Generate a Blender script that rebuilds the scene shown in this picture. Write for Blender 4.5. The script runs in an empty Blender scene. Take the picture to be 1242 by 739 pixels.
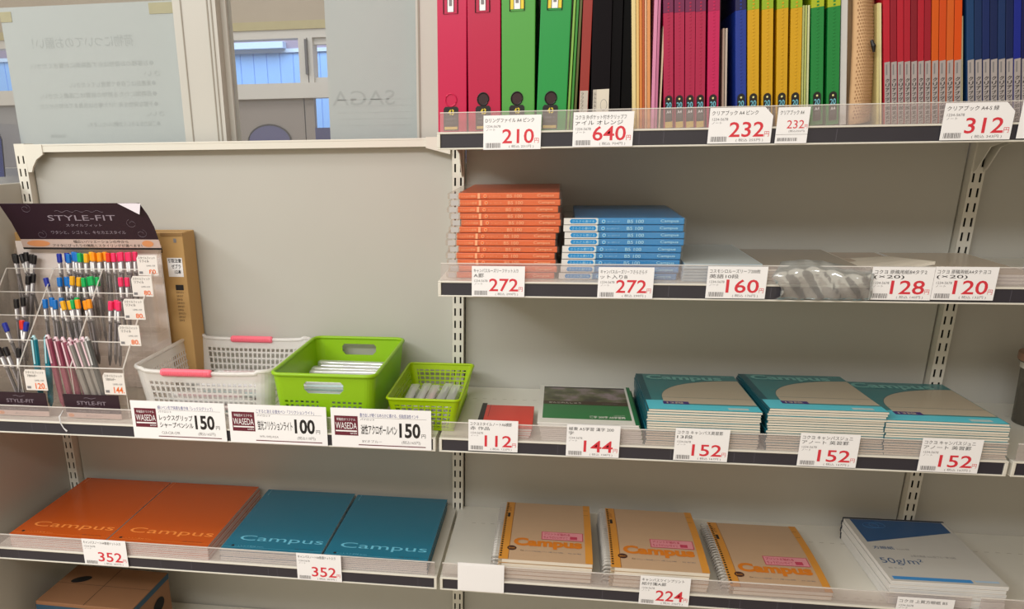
import bpy, bmesh, math, random
from mathutils import Vector, Matrix, Euler
random.seed(7)
SC = bpy.context.scene
COL = SC.collection
PI = math.pi

# ------------------------------------------------------------------ camera, world, lights, exposure
def cam_axes(yaw, pit, rol):
    f = Vector((math.sin(yaw)*math.cos(pit), math.cos(yaw)*math.cos(pit), math.sin(pit)))
    rt = Vector((math.cos(yaw), -math.sin(yaw), 0)); up = rt.cross(f)
    return rt*math.cos(rol)+up*math.sin(rol), -rt*math.sin(rol)+up*math.cos(rol), f
cd = bpy.data.cameras.new('camera'); cam = bpy.data.objects.new('camera', cd); COL.objects.link(cam)
r_, u_, f_ = cam_axes(-0.16925307, -0.34114479, -0.01628101)
M3 = Matrix((r_, u_, -f_)).transposed().to_4x4()
cam.matrix_world = Matrix.Translation((0.19186886, -1.6400284, 0.07849752)) @ M3
cd.sensor_fit = 'HORIZONTAL'; cd.sensor_width = 36.0
cd.lens = 1010.5938/1242*36.0
cd.shift_x = (621-504.7795)/1242       # the photograph is a crop: its optical axis lies off centre
cd.shift_y = -(369.5-527.0881)/1242
cd.clip_start = .02
SC.camera = cam

W = bpy.data.worlds.new('world'); SC.world = W; W.use_nodes = True
W.node_tree.nodes['Background'].inputs[0].default_value = (1, .865, .66, 1)
W.node_tree.nodes['Background'].inputs[1].default_value = 0.82
SC.cycles.transparent_max_bounces = 32

def area(name, loc, rot, sx, sy, power, col=(1, .97, .92)):
    l = bpy.data.lights.new(name, 'AREA'); l.shape = 'RECTANGLE'; l.size = sx; l.size_y = sy; l.energy = power; l.color = col
    o = bpy.data.objects.new(name, l); COL.objects.link(o); o.location = loc; o.rotation_euler = rot
    return o
area('ceiling_lamp_near', (-1.0, -.95, 1.33), (math.radians(12), 0, 0), 1.8, .30, 5.5, (.95, .98, 1))
area('ceiling_lamp_far', (-.9, -2.75, 1.33), (math.radians(48), 0, math.radians(-10)), 2.4, .35, 44, (.96, .98, 1))
area('ceiling_lamp_left', (-2.3, -1.5, 1.33), (math.radians(30), 0, math.radians(-60)), 2.0, .30, 26, (.94, .97, 1))
area('daylight_outside', (-2.0, 4.2, 2.6), (math.radians(60), 0, 0), 5.0, 2.0, 190, (.92, .96, 1))
area('room_lamp_beyond_glass', (-.8, 1.1, 1.6), (math.radians(40), 0, 0), 1.6, .8, 12)

vs = SC.view_settings
SC.display_settings.display_device = 'sRGB'
vs.view_transform = 'Standard'; vs.look = 'None'; vs.gamma = 1; vs.use_curve_mapping = False
vs.exposure = 0.0

# ------------------------------------------------------------------ materials
def lin(c):
    return tuple(((v/255)/12.92 if v/255 <= .04045 else (((v/255)+.055)/1.055)**2.4) for v in c)
MATS = {}
def mat(name, rgb, rough=.5, var=.04, scale=40, metal=0, spec=.5, bump=0, coat=0, trans=0):
    if name in MATS: return MATS[name]
    m = bpy.data.materials.new(name); m.use_nodes = True; nt = m.node_tree; n = nt.nodes; L = nt.links
    b = n['Principled BSDF']; c = lin(rgb)
    tc = n.new('ShaderNodeTexCoord'); no = n.new('ShaderNodeTexNoise'); no.inputs['Scale'].default_value = scale; no.inputs['Detail'].default_value = 3
    L.new(tc.outputs['Object'], no.inputs['Vector'])
    mx = n.new('ShaderNodeMix'); mx.data_type = 'RGBA'
    mx.inputs['A'].default_value = (*[min(1, v*(1-var)) for v in c], 1); mx.inputs['B'].default_value = (*[min(1, v*(1+var)) for v in c], 1)
    L.new(no.outputs['Fac'], mx.inputs['Factor']); L.new(mx.outputs['Result'], b.inputs['Base Color'])
    b.inputs['Roughness'].default_value = rough; b.inputs['Metallic'].default_value = metal
    b.inputs['Specular IOR Level'].default_value = spec; b.inputs['Coat Weight'].default_value = coat
    if trans:
        b.inputs['Subsurface Weight'].default_value = 0
    if bump:
        bp = n.new('ShaderNodeBump'); bp.inputs['Strength'].default_value = bump; bp.inputs['Distance'].default_value = .002
        L.new(no.outputs['Fac'], bp.inputs['Height']); L.new(bp.outputs['Normal'], b.inputs['Normal'])
    MATS[name] = m; return m
def clear(name, tint=(255, 255, 255), milk=.10, milkcol=(235, 235, 235), gloss=.06, rough=.08, bump=0, scale=30):
    """thin clear plastic: mostly see-through, a little milky, with a faint gloss"""
    if name in MATS: return MATS[name]
    m = bpy.data.materials.new(name); m.use_nodes = True; nt = m.node_tree; n = nt.nodes; L = nt.links; n.clear()
    out = n.new('ShaderNodeOutputMaterial'); tr = n.new('ShaderNodeBsdfTransparent'); tr.inputs[0].default_value = (*lin(tint), 1)
    df = n.new('ShaderNodeBsdfDiffuse'); df.inputs[0].default_value = (*lin(milkcol), 1)
    gl = n.new('ShaderNodeBsdfGlossy'); gl.inputs['Roughness'].default_value = rough
    a = n.new('ShaderNodeMixShader'); a.inputs[0].default_value = milk; L.new(tr.outputs[0], a.inputs[1]); L.new(df.outputs[0], a.inputs[2])
    lw = n.new('ShaderNodeLayerWeight'); lw.inputs[0].default_value = .25
    mr = n.new('ShaderNodeMath'); mr.operation = 'MULTIPLY_ADD'; mr.inputs[1].default_value = .22; mr.inputs[2].default_value = gloss
    L.new(lw.outputs['Fresnel'], mr.inputs[0])
    b = n.new('ShaderNodeMixShader'); L.new(mr.outputs[0], b.inputs[0]); L.new(a.outputs[0], b.inputs[1]); L.new(gl.outputs[0], b.inputs[2])
    L.new(b.outputs[0], out.inputs[0])
    if bump:
        no = n.new('ShaderNodeTexNoise'); no.inputs['Scale'].default_value = scale; tc = n.new('ShaderNodeTexCoord'); L.new(tc.outputs['Object'], no.inputs['Vector'])
        bp = n.new('ShaderNodeBump'); bp.inputs['Strength'].default_value = bump; bp.inputs['Distance'].default_value = .004
        L.new(no.outputs['Fac'], bp.inputs['Height']); L.new(bp.outputs['Normal'], gl.inputs['Normal']); L.new(bp.outputs['Normal'], df.inputs['Normal'])
    MATS[name] = m; return m

panel_m = mat('cream_painted_steel', (186, 184, 176), .45, .02, 6)
metal_m = mat('cream_shelf_steel', (222, 219, 208), .38, .02, 12)
slot_m = mat('slot_dark', (12, 12, 12), .8)
strip_m = mat('dark_label_strip', (52, 50, 58), .35, .10, 25)
white_m = mat('white_card', (248, 248, 250), .5, .01)
red_m = mat('red_print', (218, 52, 66), .5, .02)
blk_m = mat('black_print', (28, 26, 28), .5, .02)
gry_m = mat('grey_print', (128, 126, 128), .5, .05)
navy_m = mat('navy_print', (60, 66, 140), .5)
maroon_m = mat('maroon_print', (104, 26, 46), .5)
cream_m = mat('page_cream', (225, 216, 200), .7, .04, 60)
page_m = mat('page_white', (226, 224, 220), .7, .05, 60)
guard_m = clear('clear_guard_plastic', (252, 250, 250), .17, (222, 212, 210), .02)
acryl_m = clear('clear_acrylic', (254, 253, 252), .035, (240, 228, 220), .012)
edge_m = clear('acrylic_bright_edge', (250, 250, 250), .62, (250, 246, 240), .05)

# ------------------------------------------------------------------ mesh builder
_TXT = {}
def text_mesh(s, bold):
    k = (s, bold)
    if k not in _TXT:
        cu = bpy.data.curves.new('t', 'FONT'); cu.body = s; cu.size = 1; cu.offset = bold; cu.resolution_u = 3; cu.fill_mode = 'FRONT'
        o = bpy.data.objects.new('t', cu); COL.objects.link(o)
        dg = bpy.context.evaluated_depsgraph_get(); e = o.evaluated_get(dg); me = e.to_mesh()
        vs_ = [(v.co.x, v.co.y) for v in me.vertices]; fs = [tuple(p.vertices) for p in me.polygons]
        e.to_mesh_clear(); bpy.data.objects.remove(o); bpy.data.curves.remove(cu)
        if vs_:
            x0 = min(v[0] for v in vs_); x1 = max(v[0] for v in vs_); y0 = min(v[1] for v in vs_); y1 = max(v[1] for v in vs_)
            vs_ = [((x-x0)/max(x1-x0, 1e-6), (y-y0)/max(y1-y0, 1e-6)) for x, y in vs_]
        _TXT[k] = (vs_, fs)
    return _TXT[k]

class MB:
    def __init__(s): s.v = []; s.f = []; s.m = []; s.ms = []
    def mi(s, m):
        if m not in s.ms: s.ms.append(m)
        return s.ms.index(m)
    def add(s, vs_, fs, m):
        o = len(s.v); s.v += [tuple(v) for v in vs_]; i = s.mi(m)
        for f in fs: s.f.append(tuple(o+k for k in f)); s.m.append(i)
        return s
    def box(s, x0, x1, y0, y1, z0, z1, m, rot=None, seg=1):
        """box; seg cuts it along y so that it can be bent"""
        vs_ = []; fs = []
        for i in range(seg+1):
            y = y0+(y1-y0)*i/seg
            vs_ += [(x0, y, z0), (x1, y, z0), (x1, y, z1), (x0, y, z1)]
        fs.append((0, 1, 2, 3)); e = 4*seg; fs.append((e+3, e+2, e+1, e))
        for i in range(seg):
            a = 4*i; b = a+4
            fs += [(a+1, a, b, b+1), (a+2, a+1, b+1, b+2), (a+3, a+2, b+2, b+3), (a, a+3, b+3, b)]
        if rot is not None: vs_ = [rot @ Vector(v) for v in vs_]
        return s.add(vs_, fs, m)
    def quad(s, a, b, c, d, m): return s.add([a, b, c, d], [(0, 1, 2, 3)], m)
    def rectf(s, x0, x1, z0, z1, m, y=0):           # flat mark facing -y
        return s.quad((x0, y, z0), (x1, y, z0), (x1, y, z1), (x0, y, z1), m)
    def rect(s, x0, x1, y0, y1, m, z=0, seg=1):     # flat mark facing +z
        for i in range(seg):
            a = y0+(y1-y0)*i/seg; b = y0+(y1-y0)*(i+1)/seg
            s.quad((x0, a, z), (x1, a, z), (x1, b, z), (x0, b, z), m)
        return s
    def prism(s, pts, axis, a, b, m):
        """outline pts extruded along axis from a to b"""
        def P(p, t):
            return {'x': (t, p[0], p[1]), 'y': (p[0], t, p[1]), 'z': (p[0], p[1], t)}[axis]
        n = len(pts); vs_ = [P(p, a) for p in pts]+[P(p, b) for p in pts]
        fs = [tuple(range(n)), tuple(range(2*n-1, n-1, -1))]+[(i, i+n, (i+1) % n+n, (i+1) % n) for i in range(n)]
        return s.add(vs_, fs, m)
    def tube(s, pts, r, m, n=6, cap=True):
        rs = r if isinstance(r, (list, tuple)) else [r]*len(pts); P = [Vector(p) for p in pts]; vs_ = []; fs = []
        for i, p in enumerate(P):
            t = (P[min(i+1, len(P)-1)]-P[max(i-1, 0)]).normalized(); a = Vector((0, 0, 1)) if abs(t.z) < .9 else Vector((1, 0, 0))
            u = t.cross(a).normalized(); w = t.cross(u)
            for k in range(n):
                an = 2*PI*k/n; vs_.append(p+(u*math.cos(an)+w*math.sin(an))*rs[i])
        for i in range(len(P)-1):
            for k in range(n):
                a = i*n+k; b = i*n+(k+1) % n; fs.append((a, a+n, b+n, b))
        if cap: fs.append(tuple(range(n))); fs.append(tuple(range(len(P)*n-1, (len(P)-1)*n-1, -1)))
        return s.add(vs_, fs, m)
    def disc(s, cx, cz, r, m, y=0, r2=None, n=20, plane='xz'):
        r2 = r2 or r; pt = [(cx+r*math.cos(2*PI*k/n), cz+r2*math.sin(2*PI*k/n)) for k in range(n)]
        return s.add([(a, y, b) if plane == 'xz' else (a, b, y) for a, b in pt], [tuple(range(n))], m)
    def text(s, st, x0, y0, x1, y1, m, off=0, plane='xz', bold=0, mirror=False):
        vs_, fs = text_mesh(st, bold)
        if not vs_: return s
        out = []
        for x, y in vs_:
            X = x1-(x1-x0)*x if mirror else x0+(x1-x0)*x; Y = y0+(y1-y0)*y
            out.append((X, off, Y) if plane == 'xz' else (X, Y, off))
        return s.add(out, fs, m)
    def bend(s, fn): s.v = [fn(*v) for v in s.v]; return s
    def build(s, name, parent=None, loc=None, rot=None, bevel=0, smooth=False):
        me = bpy.data.meshes.new(name); me.from_pydata(s.v, [], s.f)
        for m in s.ms: me.materials.append(m)
        me.polygons.foreach_set('material_index', s.m)
        if smooth: me.polygons.foreach_set('use_smooth', [True]*len(me.polygons))
        me.update()
        o = bpy.data.objects.new(name, me); COL.objects.link(o)
        if parent: o.parent = parent
        if loc: o.location = loc
        if rot: o.rotation_euler = rot
        if bevel:
            b = o.modifiers.new('bevel', 'BEVEL'); b.width = bevel; b.segments = 2; b.limit_method = 'ANGLE'; b.angle_limit = math.radians(50)
        return o
def tag(o, label, cat, group=None):
    o['label'] = label; o['category'] = cat
    if group: o['group'] = group
    return o
def struct(o, label=None):
    o['kind'] = 'structure'
    if label: o['label'] = label
    return o
def empty(name, loc=(0, 0, 0), rot=(0, 0, 0)):
    o = bpy.data.objects.new(name, None); COL.objects.link(o); o.location = loc; o.rotation_euler = rot; o.empty_display_size = .02
    return o
def dup(root, loc, rot=None):
    def cp(o, par):
        c = o.copy(); COL.objects.link(c); c.parent = par
        for k in [x for x in o.children]: cp(k, c)
        return c
    c = cp(root, None); c.location = loc
    if rot is not None: c.rotation_euler = rot
    return c
def kids(o, n): return [c for c in o.children if c.name.split('.')[0] == n]

# ------------------------------------------------------------------ levels (metres; z = 0 at a slot of the uprights)
FLOOR = -1.37
LIP = {1: .0616, 2: -.1642, 3: -.4338, 4: -.7057}
H = .0254
TOP = {k: v+H for k, v in LIP.items()}
DECK = -.978

# ------------------------------------------------------------------ structure
struct(MB().box(-4, 4, -4, 6.5, FLOOR-.05, FLOOR, mat('floor_tile', (168, 150, 132), .4, .04, 3)).build('floor'), 'pale grey shop floor')
# window wall behind the left bay
wf = mat('window_frame_paint', (190, 188, 180), .45, .02, 8)
b = MB(); b.box(-.567, -.479, .065, .135, FLOOR, 1.3, wf)
for x in (-.551, -.497, -.489): b.box(x, x+.0022, .0635, .0655, FLOOR, 1.3, mat('frame_groove', (150, 144, 132), .6))
b.box(-.479, -.468, .09, .12, FLOOR, 1.3, wf)
struct(b.build('window_1'), 'white upright mullion between the two glass panes')
gl = clear('window_glass', (246, 248, 250), .03, (220, 224, 225), .03, .03)
struct(MB().box(-1.6, -.567, .098, .102, -.2, 1.3, gl).build('window_2'), 'clear glass pane left of the white mullion')
struct(MB().box(-.468, .02, .098, .102, -.2, 1.3, gl).build('window_3'), 'clear glass pane right of the white mullion')
struct(MB().box(-.087, -.015, .06, .095, -.2, 1.3, wf, None).box(-.083, -.08, .058, .061, -.2, 1.3, mat('frame_groove', (150, 144, 132))).build('window_4'), 'pale window post beside the pink binder')
struct(MB().box(-1.6, 2.2, .14, .19, FLOOR, .03, wf).build('wall_back'), 'low pale wall under the window')
struct(MB().box(1.86, 1.96, -3.4, .2, FLOOR, 1.4, mat('brown_shade_wall', (92, 66, 46), .6, .1, 3)).build('shade_wall_right'), 'added dark brown wall out of view, blocking light from the right')  # unseen wall, added to dim the ambient light coming from the right
# far side of the corridor
alum = mat('aluminium_frame', (206, 204, 202), .4, .03, 10)
fw = MB()
blind = mat('far_beam_paint', (176, 164, 150), .7, .12, 4)
fw.box(-3.2, 1.2, 2.5, 2.6, .60, 2.0, blind); fw.box(-3.2, 1.2, 2.47, 2.6, .565, .60, mat('yellowed_rail', (178, 168, 128), .5, .1))
struct(fw.build('wall_far'), 'brown-grey wall above the far window with a yellowed rail')
fr = MB()
fr.box(-3.2, 1.2, 2.48, 2.56, .528, .565, alum); fr.box(-3.2, 1.2, 2.46, 2.56, .268, .335, alum)
for x0, x1 in ((-1.455, -1.425), (-1.04, -1.0), (-.995, -.972), (-.72, -.68)): fr.box(x0, x1, 2.48, 2.56, .335, .528, alum)
fr.box(-.972, -.72, 2.5, 2.54, .50, .528, alum).box(-.972, -.72, 2.5, 2.54, .335, .358, alum)
fr.box(-1.004, -.994, 2.455, 2.48, .37, .52, mat('dark_hinge', (90, 90, 100), .5))
struct(fr.build('window_5'), 'aluminium window frame across the corridor')
dr = MB(); dg = mat('grey_door_skin', (146, 138, 136), .5, .05, 5)
dr.box(-1.44, -1.035, 2.5, 2.54, FLOOR, .268, dg).box(-1.03, -.985, 2.5, 2.54, FLOOR, .268, dg).box(-1.425, -1.420, 2.497, 2.5, FLOOR, .268, slot_m)
struct(dr.build('door_1'), 'grey door leaf below the far window')
struct(MB().box(-3.2, -1.44, 2.5, 2.56, FLOOR, .268, mat('far_low_wall', (150, 150, 156), .6)).build('wall_low_left'))
struct(MB().box(-.985, 1.2, 2.5, 2.56, FLOOR, .135, mat('far_low_purple', (70, 72, 120), .6)).build('wall_low_right'), 'dark blue low wall beside the grey door')
ext = MB(); bb = mat('blue_cladding', (128, 176, 240), .5, .03, 3)
for i in range(56):
    x = -5.5+i*.12; ext.box(x, x+.112, 6.0, 6.08, -1.2, .80, bb)
ext.box(-5.5, 1.4, 6.006, 6.12, -1.2, .80, bb); ext.box(-5.5, 1.4, 5.98, 6.1, .80, .83, mat('roof_edge', (176, 204, 240), .5))
tag(ext.build('building'), 'pale blue ribbed building outside the far window', 'building')
up = MB(); up.box(-5.5, 1.4, 6.0, 6.1, .83, 3.2, mat('mauve_roof', (136, 130, 156), .6))
up.box(-2.95, -2.2, 5.9, 6.0, .83, .88, mat('roof_edge', (150, 176, 222), .5))
tag(up.build('roof_screen'), 'mauve grey screen above the pale blue building', 'building')
# round thing seen low in the grey door
rd = MB(); rd.disc(-1.215, .075, .105, mat('purple_round', (84, 84, 132), .4), 2.492, r2=.075, n=32); rd.tube([(-1.215+.108*math.cos(a/24*2*PI), 2.492, .075+.078*math.sin(a/24*2*PI)) for a in range(25)], .004, mat('round_rim', (60, 56, 66), .5), 5)
tag(rd.build('porthole'), 'round purplish porthole in the grey door beyond the glass', 'porthole')

# papers on the glass, seen from behind
pm = mat('poster_back', (204, 206, 199), .7, .02, 5); gh = mat('show_through_print', (187, 189, 183), .7, .02)
def poster(name, x0, x1, z0, z1, y, shear=0):
    b = MB(); b.box(x0, x1, y, y+.0008, z0, z1, pm)
    return b
b = poster('p', -.962, -.573, .02, .345, .1035)
b.text('荷物についてのお願い！', -.90, .265, -.675, .287, gh, .1032, mirror=True)
for k, (s_, xl, z) in enumerate([('●お客様のお荷物は必ず通路側にお置きください。', -.915, .228), ('さい', -.66, .208), ('●貴重品はご自身で管理してください。', -.83, .190), ('●長時間にわたる荷物の放置はご遠慮ください。', -.90, .170), ('●不審な荷物を見つけた場合は係員までお知らせくだ', -.905, .150), ('さい。', -.665, .131), ('●ご協力をよろしくお願いいたします。', -.80, .112)]):
    b.text(s_, xl, z, -.637 if len(s_) > 4 else -.625, z+.010, gh, .1032, mirror=True)
b.text('生協店長', -.89, .092, -.855, .099, gh, .1032, mirror=True)
o = b.build('poster'); tag(o, 'large pale notice on the glass left of the mullion, its print showing through backwards', 'poster')
tp = mat('masking_tape', (196, 184, 140), .6, .08, 50)
b = MB(); b.box(-.962, -.937, .1022, .1034, .318, .337, tp); b.build('tape', o)
b = MB(); b.box(-.634, -.578, .1022, .1034, .322, .342, tp); b.build('tape', o)
b = poster('p', -.2725, -.083, .02, .40, .1035)
b.text('SAGA', -.265, .143, -.138, .170, gh, .1032, mirror=True)
for k in range(5): b.rectf(-.255, -.10, .105+k*.012, .106+k*.012, mat('faint_rule', (198, 200, 193), .7), .1032)
tag(b.build('poster'), 'pale sheet on the glass right of the mullion with large faint backward capitals', 'poster')
# transparent acrylic panel beyond the left upright
b = MB(); bp_ = clear('blue_tinted_acrylic', (128, 140, 196), .12, (150, 160, 205), .05)
pts = [(-1.06, .012), (-.985, .015), (-.978, .09), (-.984, .112), (-.993, .121), (-1.06, .124)]
b.prism(pts, 'y', .06, .063, bp_)
b.tube([(-1.06, .0615, .124), (-.993, .0615, .121), (-.984, .0615, .112), (-.978, .0615, .09), (-.985, .0615, .015)], .0014, mat('dark_edge', (60, 60, 66), .4), 6)
tag(b.build('acrylic_sheet'), 'blue tinted clear sheet with rounded corner left of the leftmost upright', 'sheet')

# ------------------------------------------------------------------ shelving unit
PY = .020                                    # face of the back panels
def back_panel(x0, x1, z1, label):
    b = MB(); b.box(x0, x1, PY, PY+.012, FLOOR+.1, z1, panel_m)
    return struct(b.build('wall_panel', bevel=.001), label)
back_panel(-.886, -.0135, .066, 'cream steel back panel of the left bay')
back_panel(.0135, .8865, .60, 'cream steel back panel of the middle bay')
back_panel(.9135, 1.80, .60, 'cream steel back panel of the right bay')
b = MB(); b.box(-.924, -.912, -.315, .03, FLOOR, .005, panel_m); b.box(-.926, -.910, -.32, -.313, FLOOR, .007, metal_m)
struct(b.build('wall_left', bevel=.0015), 'cream steel end panel at the left of the shelving')

def upright(x, ztop, label):
    root = MB()
    w = .0112; wall = .0012
    # channel: front face, two flanges
    zs = []; i = -10 if ztop > .2 else -3
    k0 = int(-ztop/.02493)
    k = k0
    # front face built around real slots
    cols = [-w, -.0072, -.0038, .0038, .0072, w]
    zt = ztop; rows = []
    kk = k0
    while True:
        zc = -kk*.02493
        if zc-.0075 < FLOOR+.05: break
        if zc+.0075 < ztop-.002: rows.append(zc)
        kk += 1
    prev = ztop
    for zc in rows:
        root.box(x-w, x+w, 0, wall, zc+.0075, prev, metal_m)
        for a, c in ((-w, -.0072), (-.0038, .0038), (.0072, w)): root.box(x+a, x+c, 0, wall, zc-.0075, zc+.0075, metal_m)
        prev = zc-.0075
    root.box(x-w, x+w, 0, wall, FLOOR, prev, metal_m)
    root.box(x-w, x-w+.001, wall, PY+.014, FLOOR, ztop, metal_m).box(x+w-.001, x+w, wall, PY+.014, FLOOR, ztop, metal_m)
    root.box(x-w+.001, x+w-.001, .009, .010, FLOOR, ztop, slot_m)
    o = root.build('slotted_upright')
    return tag(o, label, 'shelf upright', 'slotted uprights of the shelving')
upright(-.9, .081, 'cream slotted steel upright at the left end of the shelving')
upright(0, .60, 'cream slotted steel upright between the orange packs and the empty left panel')
upright(.9, .60, 'cream slotted steel upright at right, above the rightmost teal notebooks')

b = MB(); b.box(-.8875, -.014, -.004, .030, .064, .079, metal_m); b.box(-.8875, -.014, -.0045, -.0035, .076, .0795, metal_m)
o = tag(b.build('top_rail', bevel=.002), 'cream top rail across the low left bay under the glass', 'rail')
b = MB(); b.prism([(-.886, .079), (-.846, .079), (-.846, .060), (-.862, .050), (-.872, .036), (-.876, .026), (-.884, .026)], 'y', -.006, .0, metal_m); b.build('gusset', o)
b = MB(); b.prism([(-.014, .081), (-.060, .081), (-.060, .062), (-.014, .050)], 'y', -.008, -.0, metal_m); b.build('gusset', o)

def shelf(x0, x1, lv, label, ranges=None):
    z0, z1 = LIP[lv], TOP[lv]; cx = x0
    root = empty('store_shelf', (0, 0, 0))
    b = MB(); b.box(x0, x1, -.288, .016, z1-.003, z1, metal_m)
    # notch strips and the perforation slits near front and back
    n = int((x1-x0-.06)/.0195)
    for i in range(n):
        x = x0+.035+i*.0195
        b.rect(x, x+.008, -.0655, -.0640, mat('perforation', (176, 170, 156), .8), z1+.0003)
        b.rect(x, x+.008, -.2790, -.2775, mat('perforation', (176, 170, 156), .8), z1+.0003)
    b.box(x0, x0+.0012, -.288, .014, z0+.004, z1-.003, metal_m).box(x1-.0012, x1, -.288, .014, z0+.004, z1-.003, metal_m)
    b.box(x0, x1, -.289, -.287, z0, z1, metal_m)
    b.build('board', root)
    b = MB()   # price rail: white channel
    b.box(x0, x1, -.302, -.288, z1-.0028, z1, metal_m).box(x0, x1, -.302, -.288, z0, z0+.0026, metal_m)
    b.box(x0, x0+.005, -.302, -.288, z0+.0026, z1-.0028, metal_m).box(x1-.005, x1, -.302, -.288, z0+.0026, z1-.0028, metal_m)
    b.build('price_rail', root, bevel=.0008)
    b = MB(); b.box(x0+.006, x1-.006, -.3002, -.292, z0+.003, z1-.0032, strip_m)
    for k in range(int((x1-x0)/.1)):      # wrinkles in the strip cover
        x = x0+.03+random.random()*(x1-x0-.06); b.box(x, x+.0008, -.3004, -.3002, z0+.004, z1-.004, mat('strip_crease', (84, 82, 92), .2))
    st = b.build('label_strip', root); st['label'] = 'dark strip in the price rail'
    b = MB(); g0, g1 = ranges or (x0+.004, x1-.004)
    b.box(g0, g1, -.2975, -.2963, z1, z1+.0275, guard_m); b.box(g0, g1, -.298, -.2955, z1+.0272, z1+.0284, edge_m)
    gd = b.build('clear_guard', root); gd['label'] = 'clear plastic guard standing on the shelf edge'
    for s, xx in ((1, x0+.004), (-1, x1-.0055)):
        b = MB(); b.prism([(.0, z1-.004), (.0, z1-.078), (-.012, z1-.072), (-.045, z1-.036), (-.10, z1-.026), (-.27, z1-.020), (-.285, z1-.004)], 'x', xx, xx+.0018, metal_m)
        b.build('bracket', root)
    return tag(root, label, 'shelf', 'steel shelves with dark price strips')
shelf(.003, .897, 1, 'cream steel shelf holding the upright coloured files')
shelf(.903, 1.80, 1, 'cream steel shelf corner at the top right edge, blue files above')
shelf(.003, .897, 2, 'cream steel shelf holding the orange and blue loose-leaf packs')
shelf(.903, 1.80, 2, 'cream steel shelf end right of the 120 price tag')
shelf(.003, .897, 3, 'cream steel shelf holding the teal and green notebooks')
shelf(.903, 1.80, 3, 'cream steel shelf end right of the last 152 price tag')
shelf(-.897, -.003, 3, 'cream steel shelf holding the pen rack and plastic baskets')
shelf(.003, .897, 4, 'cream steel shelf holding the beige spiral notebooks')
shelf(.903, 1.80, 4, 'empty brownish shelf beyond the blue graph paper pads')
shelf(-.897, -.003, 4, 'cream steel shelf holding the orange and blue thin notebooks')
for x0, x1, l in ((-.897, -.003, 'cream base deck under the left bay'), (.003, .897, 'cream base deck under the middle bay')):
    b = MB(); b.box(x0, x1, -.36, .016, DECK-.02, DECK, metal_m).box(x0, x1, -.35, -.34, FLOOR, DECK-.02, metal_m)
    tag(b.build('base_deck', bevel=.001), l, 'shelf')

# ------------------------------------------------------------------ price tags
def barcode(b, x0, x1, z0, z1, y, m):
    rr = random.Random(int(x0*1e4)+3); x = x0
    while x < x1:
        w = rr.choice((.0006, .0009, .0014)); b.rectf(x, min(x+w, x1), z0, z1, m, y); x += w+rr.choice((.0006, .001))
def price_tag(x0, x1, z0, lines, price, tax, label, h=.0485, cut=False, small=False):
    w = x1-x0; b = MB(); T = .0006
    pts = [(0, 0), (w, 0), (w, h-.012), (w-.012, h), (0, h)] if cut else [(0, 0), (w, 0), (w, h), (0, h)]
    b.prism(pts, 'y', 0, T, white_m); y = -.0002
    n = len(lines)
    for i, s in enumerate(lines):
        zt = h-.004-i*.0078
        full = .94 if len(s) > 8 else .11*len(s)
        b.text(s, .003, zt-.0062, .003+(w-.009)*min(full, 1)-(.010 if cut else 0), zt, blk_m, y)
    zb = h-.004-n*.0078
    if not small:
        b.text('1234-5678', .004, zb-.0055, .004+w*.25, zb-.002, gry_m, y); b.text('ノート', .004, zb-.0100, .004+w*.16, zb-.0070, gry_m, y)
        b.text(price, w*.33, .0085, w*.88, .0085+.0205, red_m, y, bold=.010)
        b.text('円', w*.89, .0088, w*.965, .0158, red_m, y)
        b.text('( 税込 %s円 )' % tax, w*.45, .0018, w*.88, .0065, gry_m, y)
        barcode(b, .004, w*.30, .0025, .0095, y, gry_m)
    else:
        b.text(price, w*.32, .020, w*.86, .031, red_m, y); b.text('円', w*.88, .020, w*.97, .025, red_m, y)
        b.text('(税込255円)', w*.4, .0145, w*.9, .018, gry_m, y); barcode(b, .003, w*.7, .003, .0075, y, gry_m); b.rectf(0, w, .0118, .0122, gry_m, y)
    o = b.build('price_tag', loc=(x0, -.3040, z0))
    return tag(o, label, 'price tag', 'shelf edge price tags')
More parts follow.
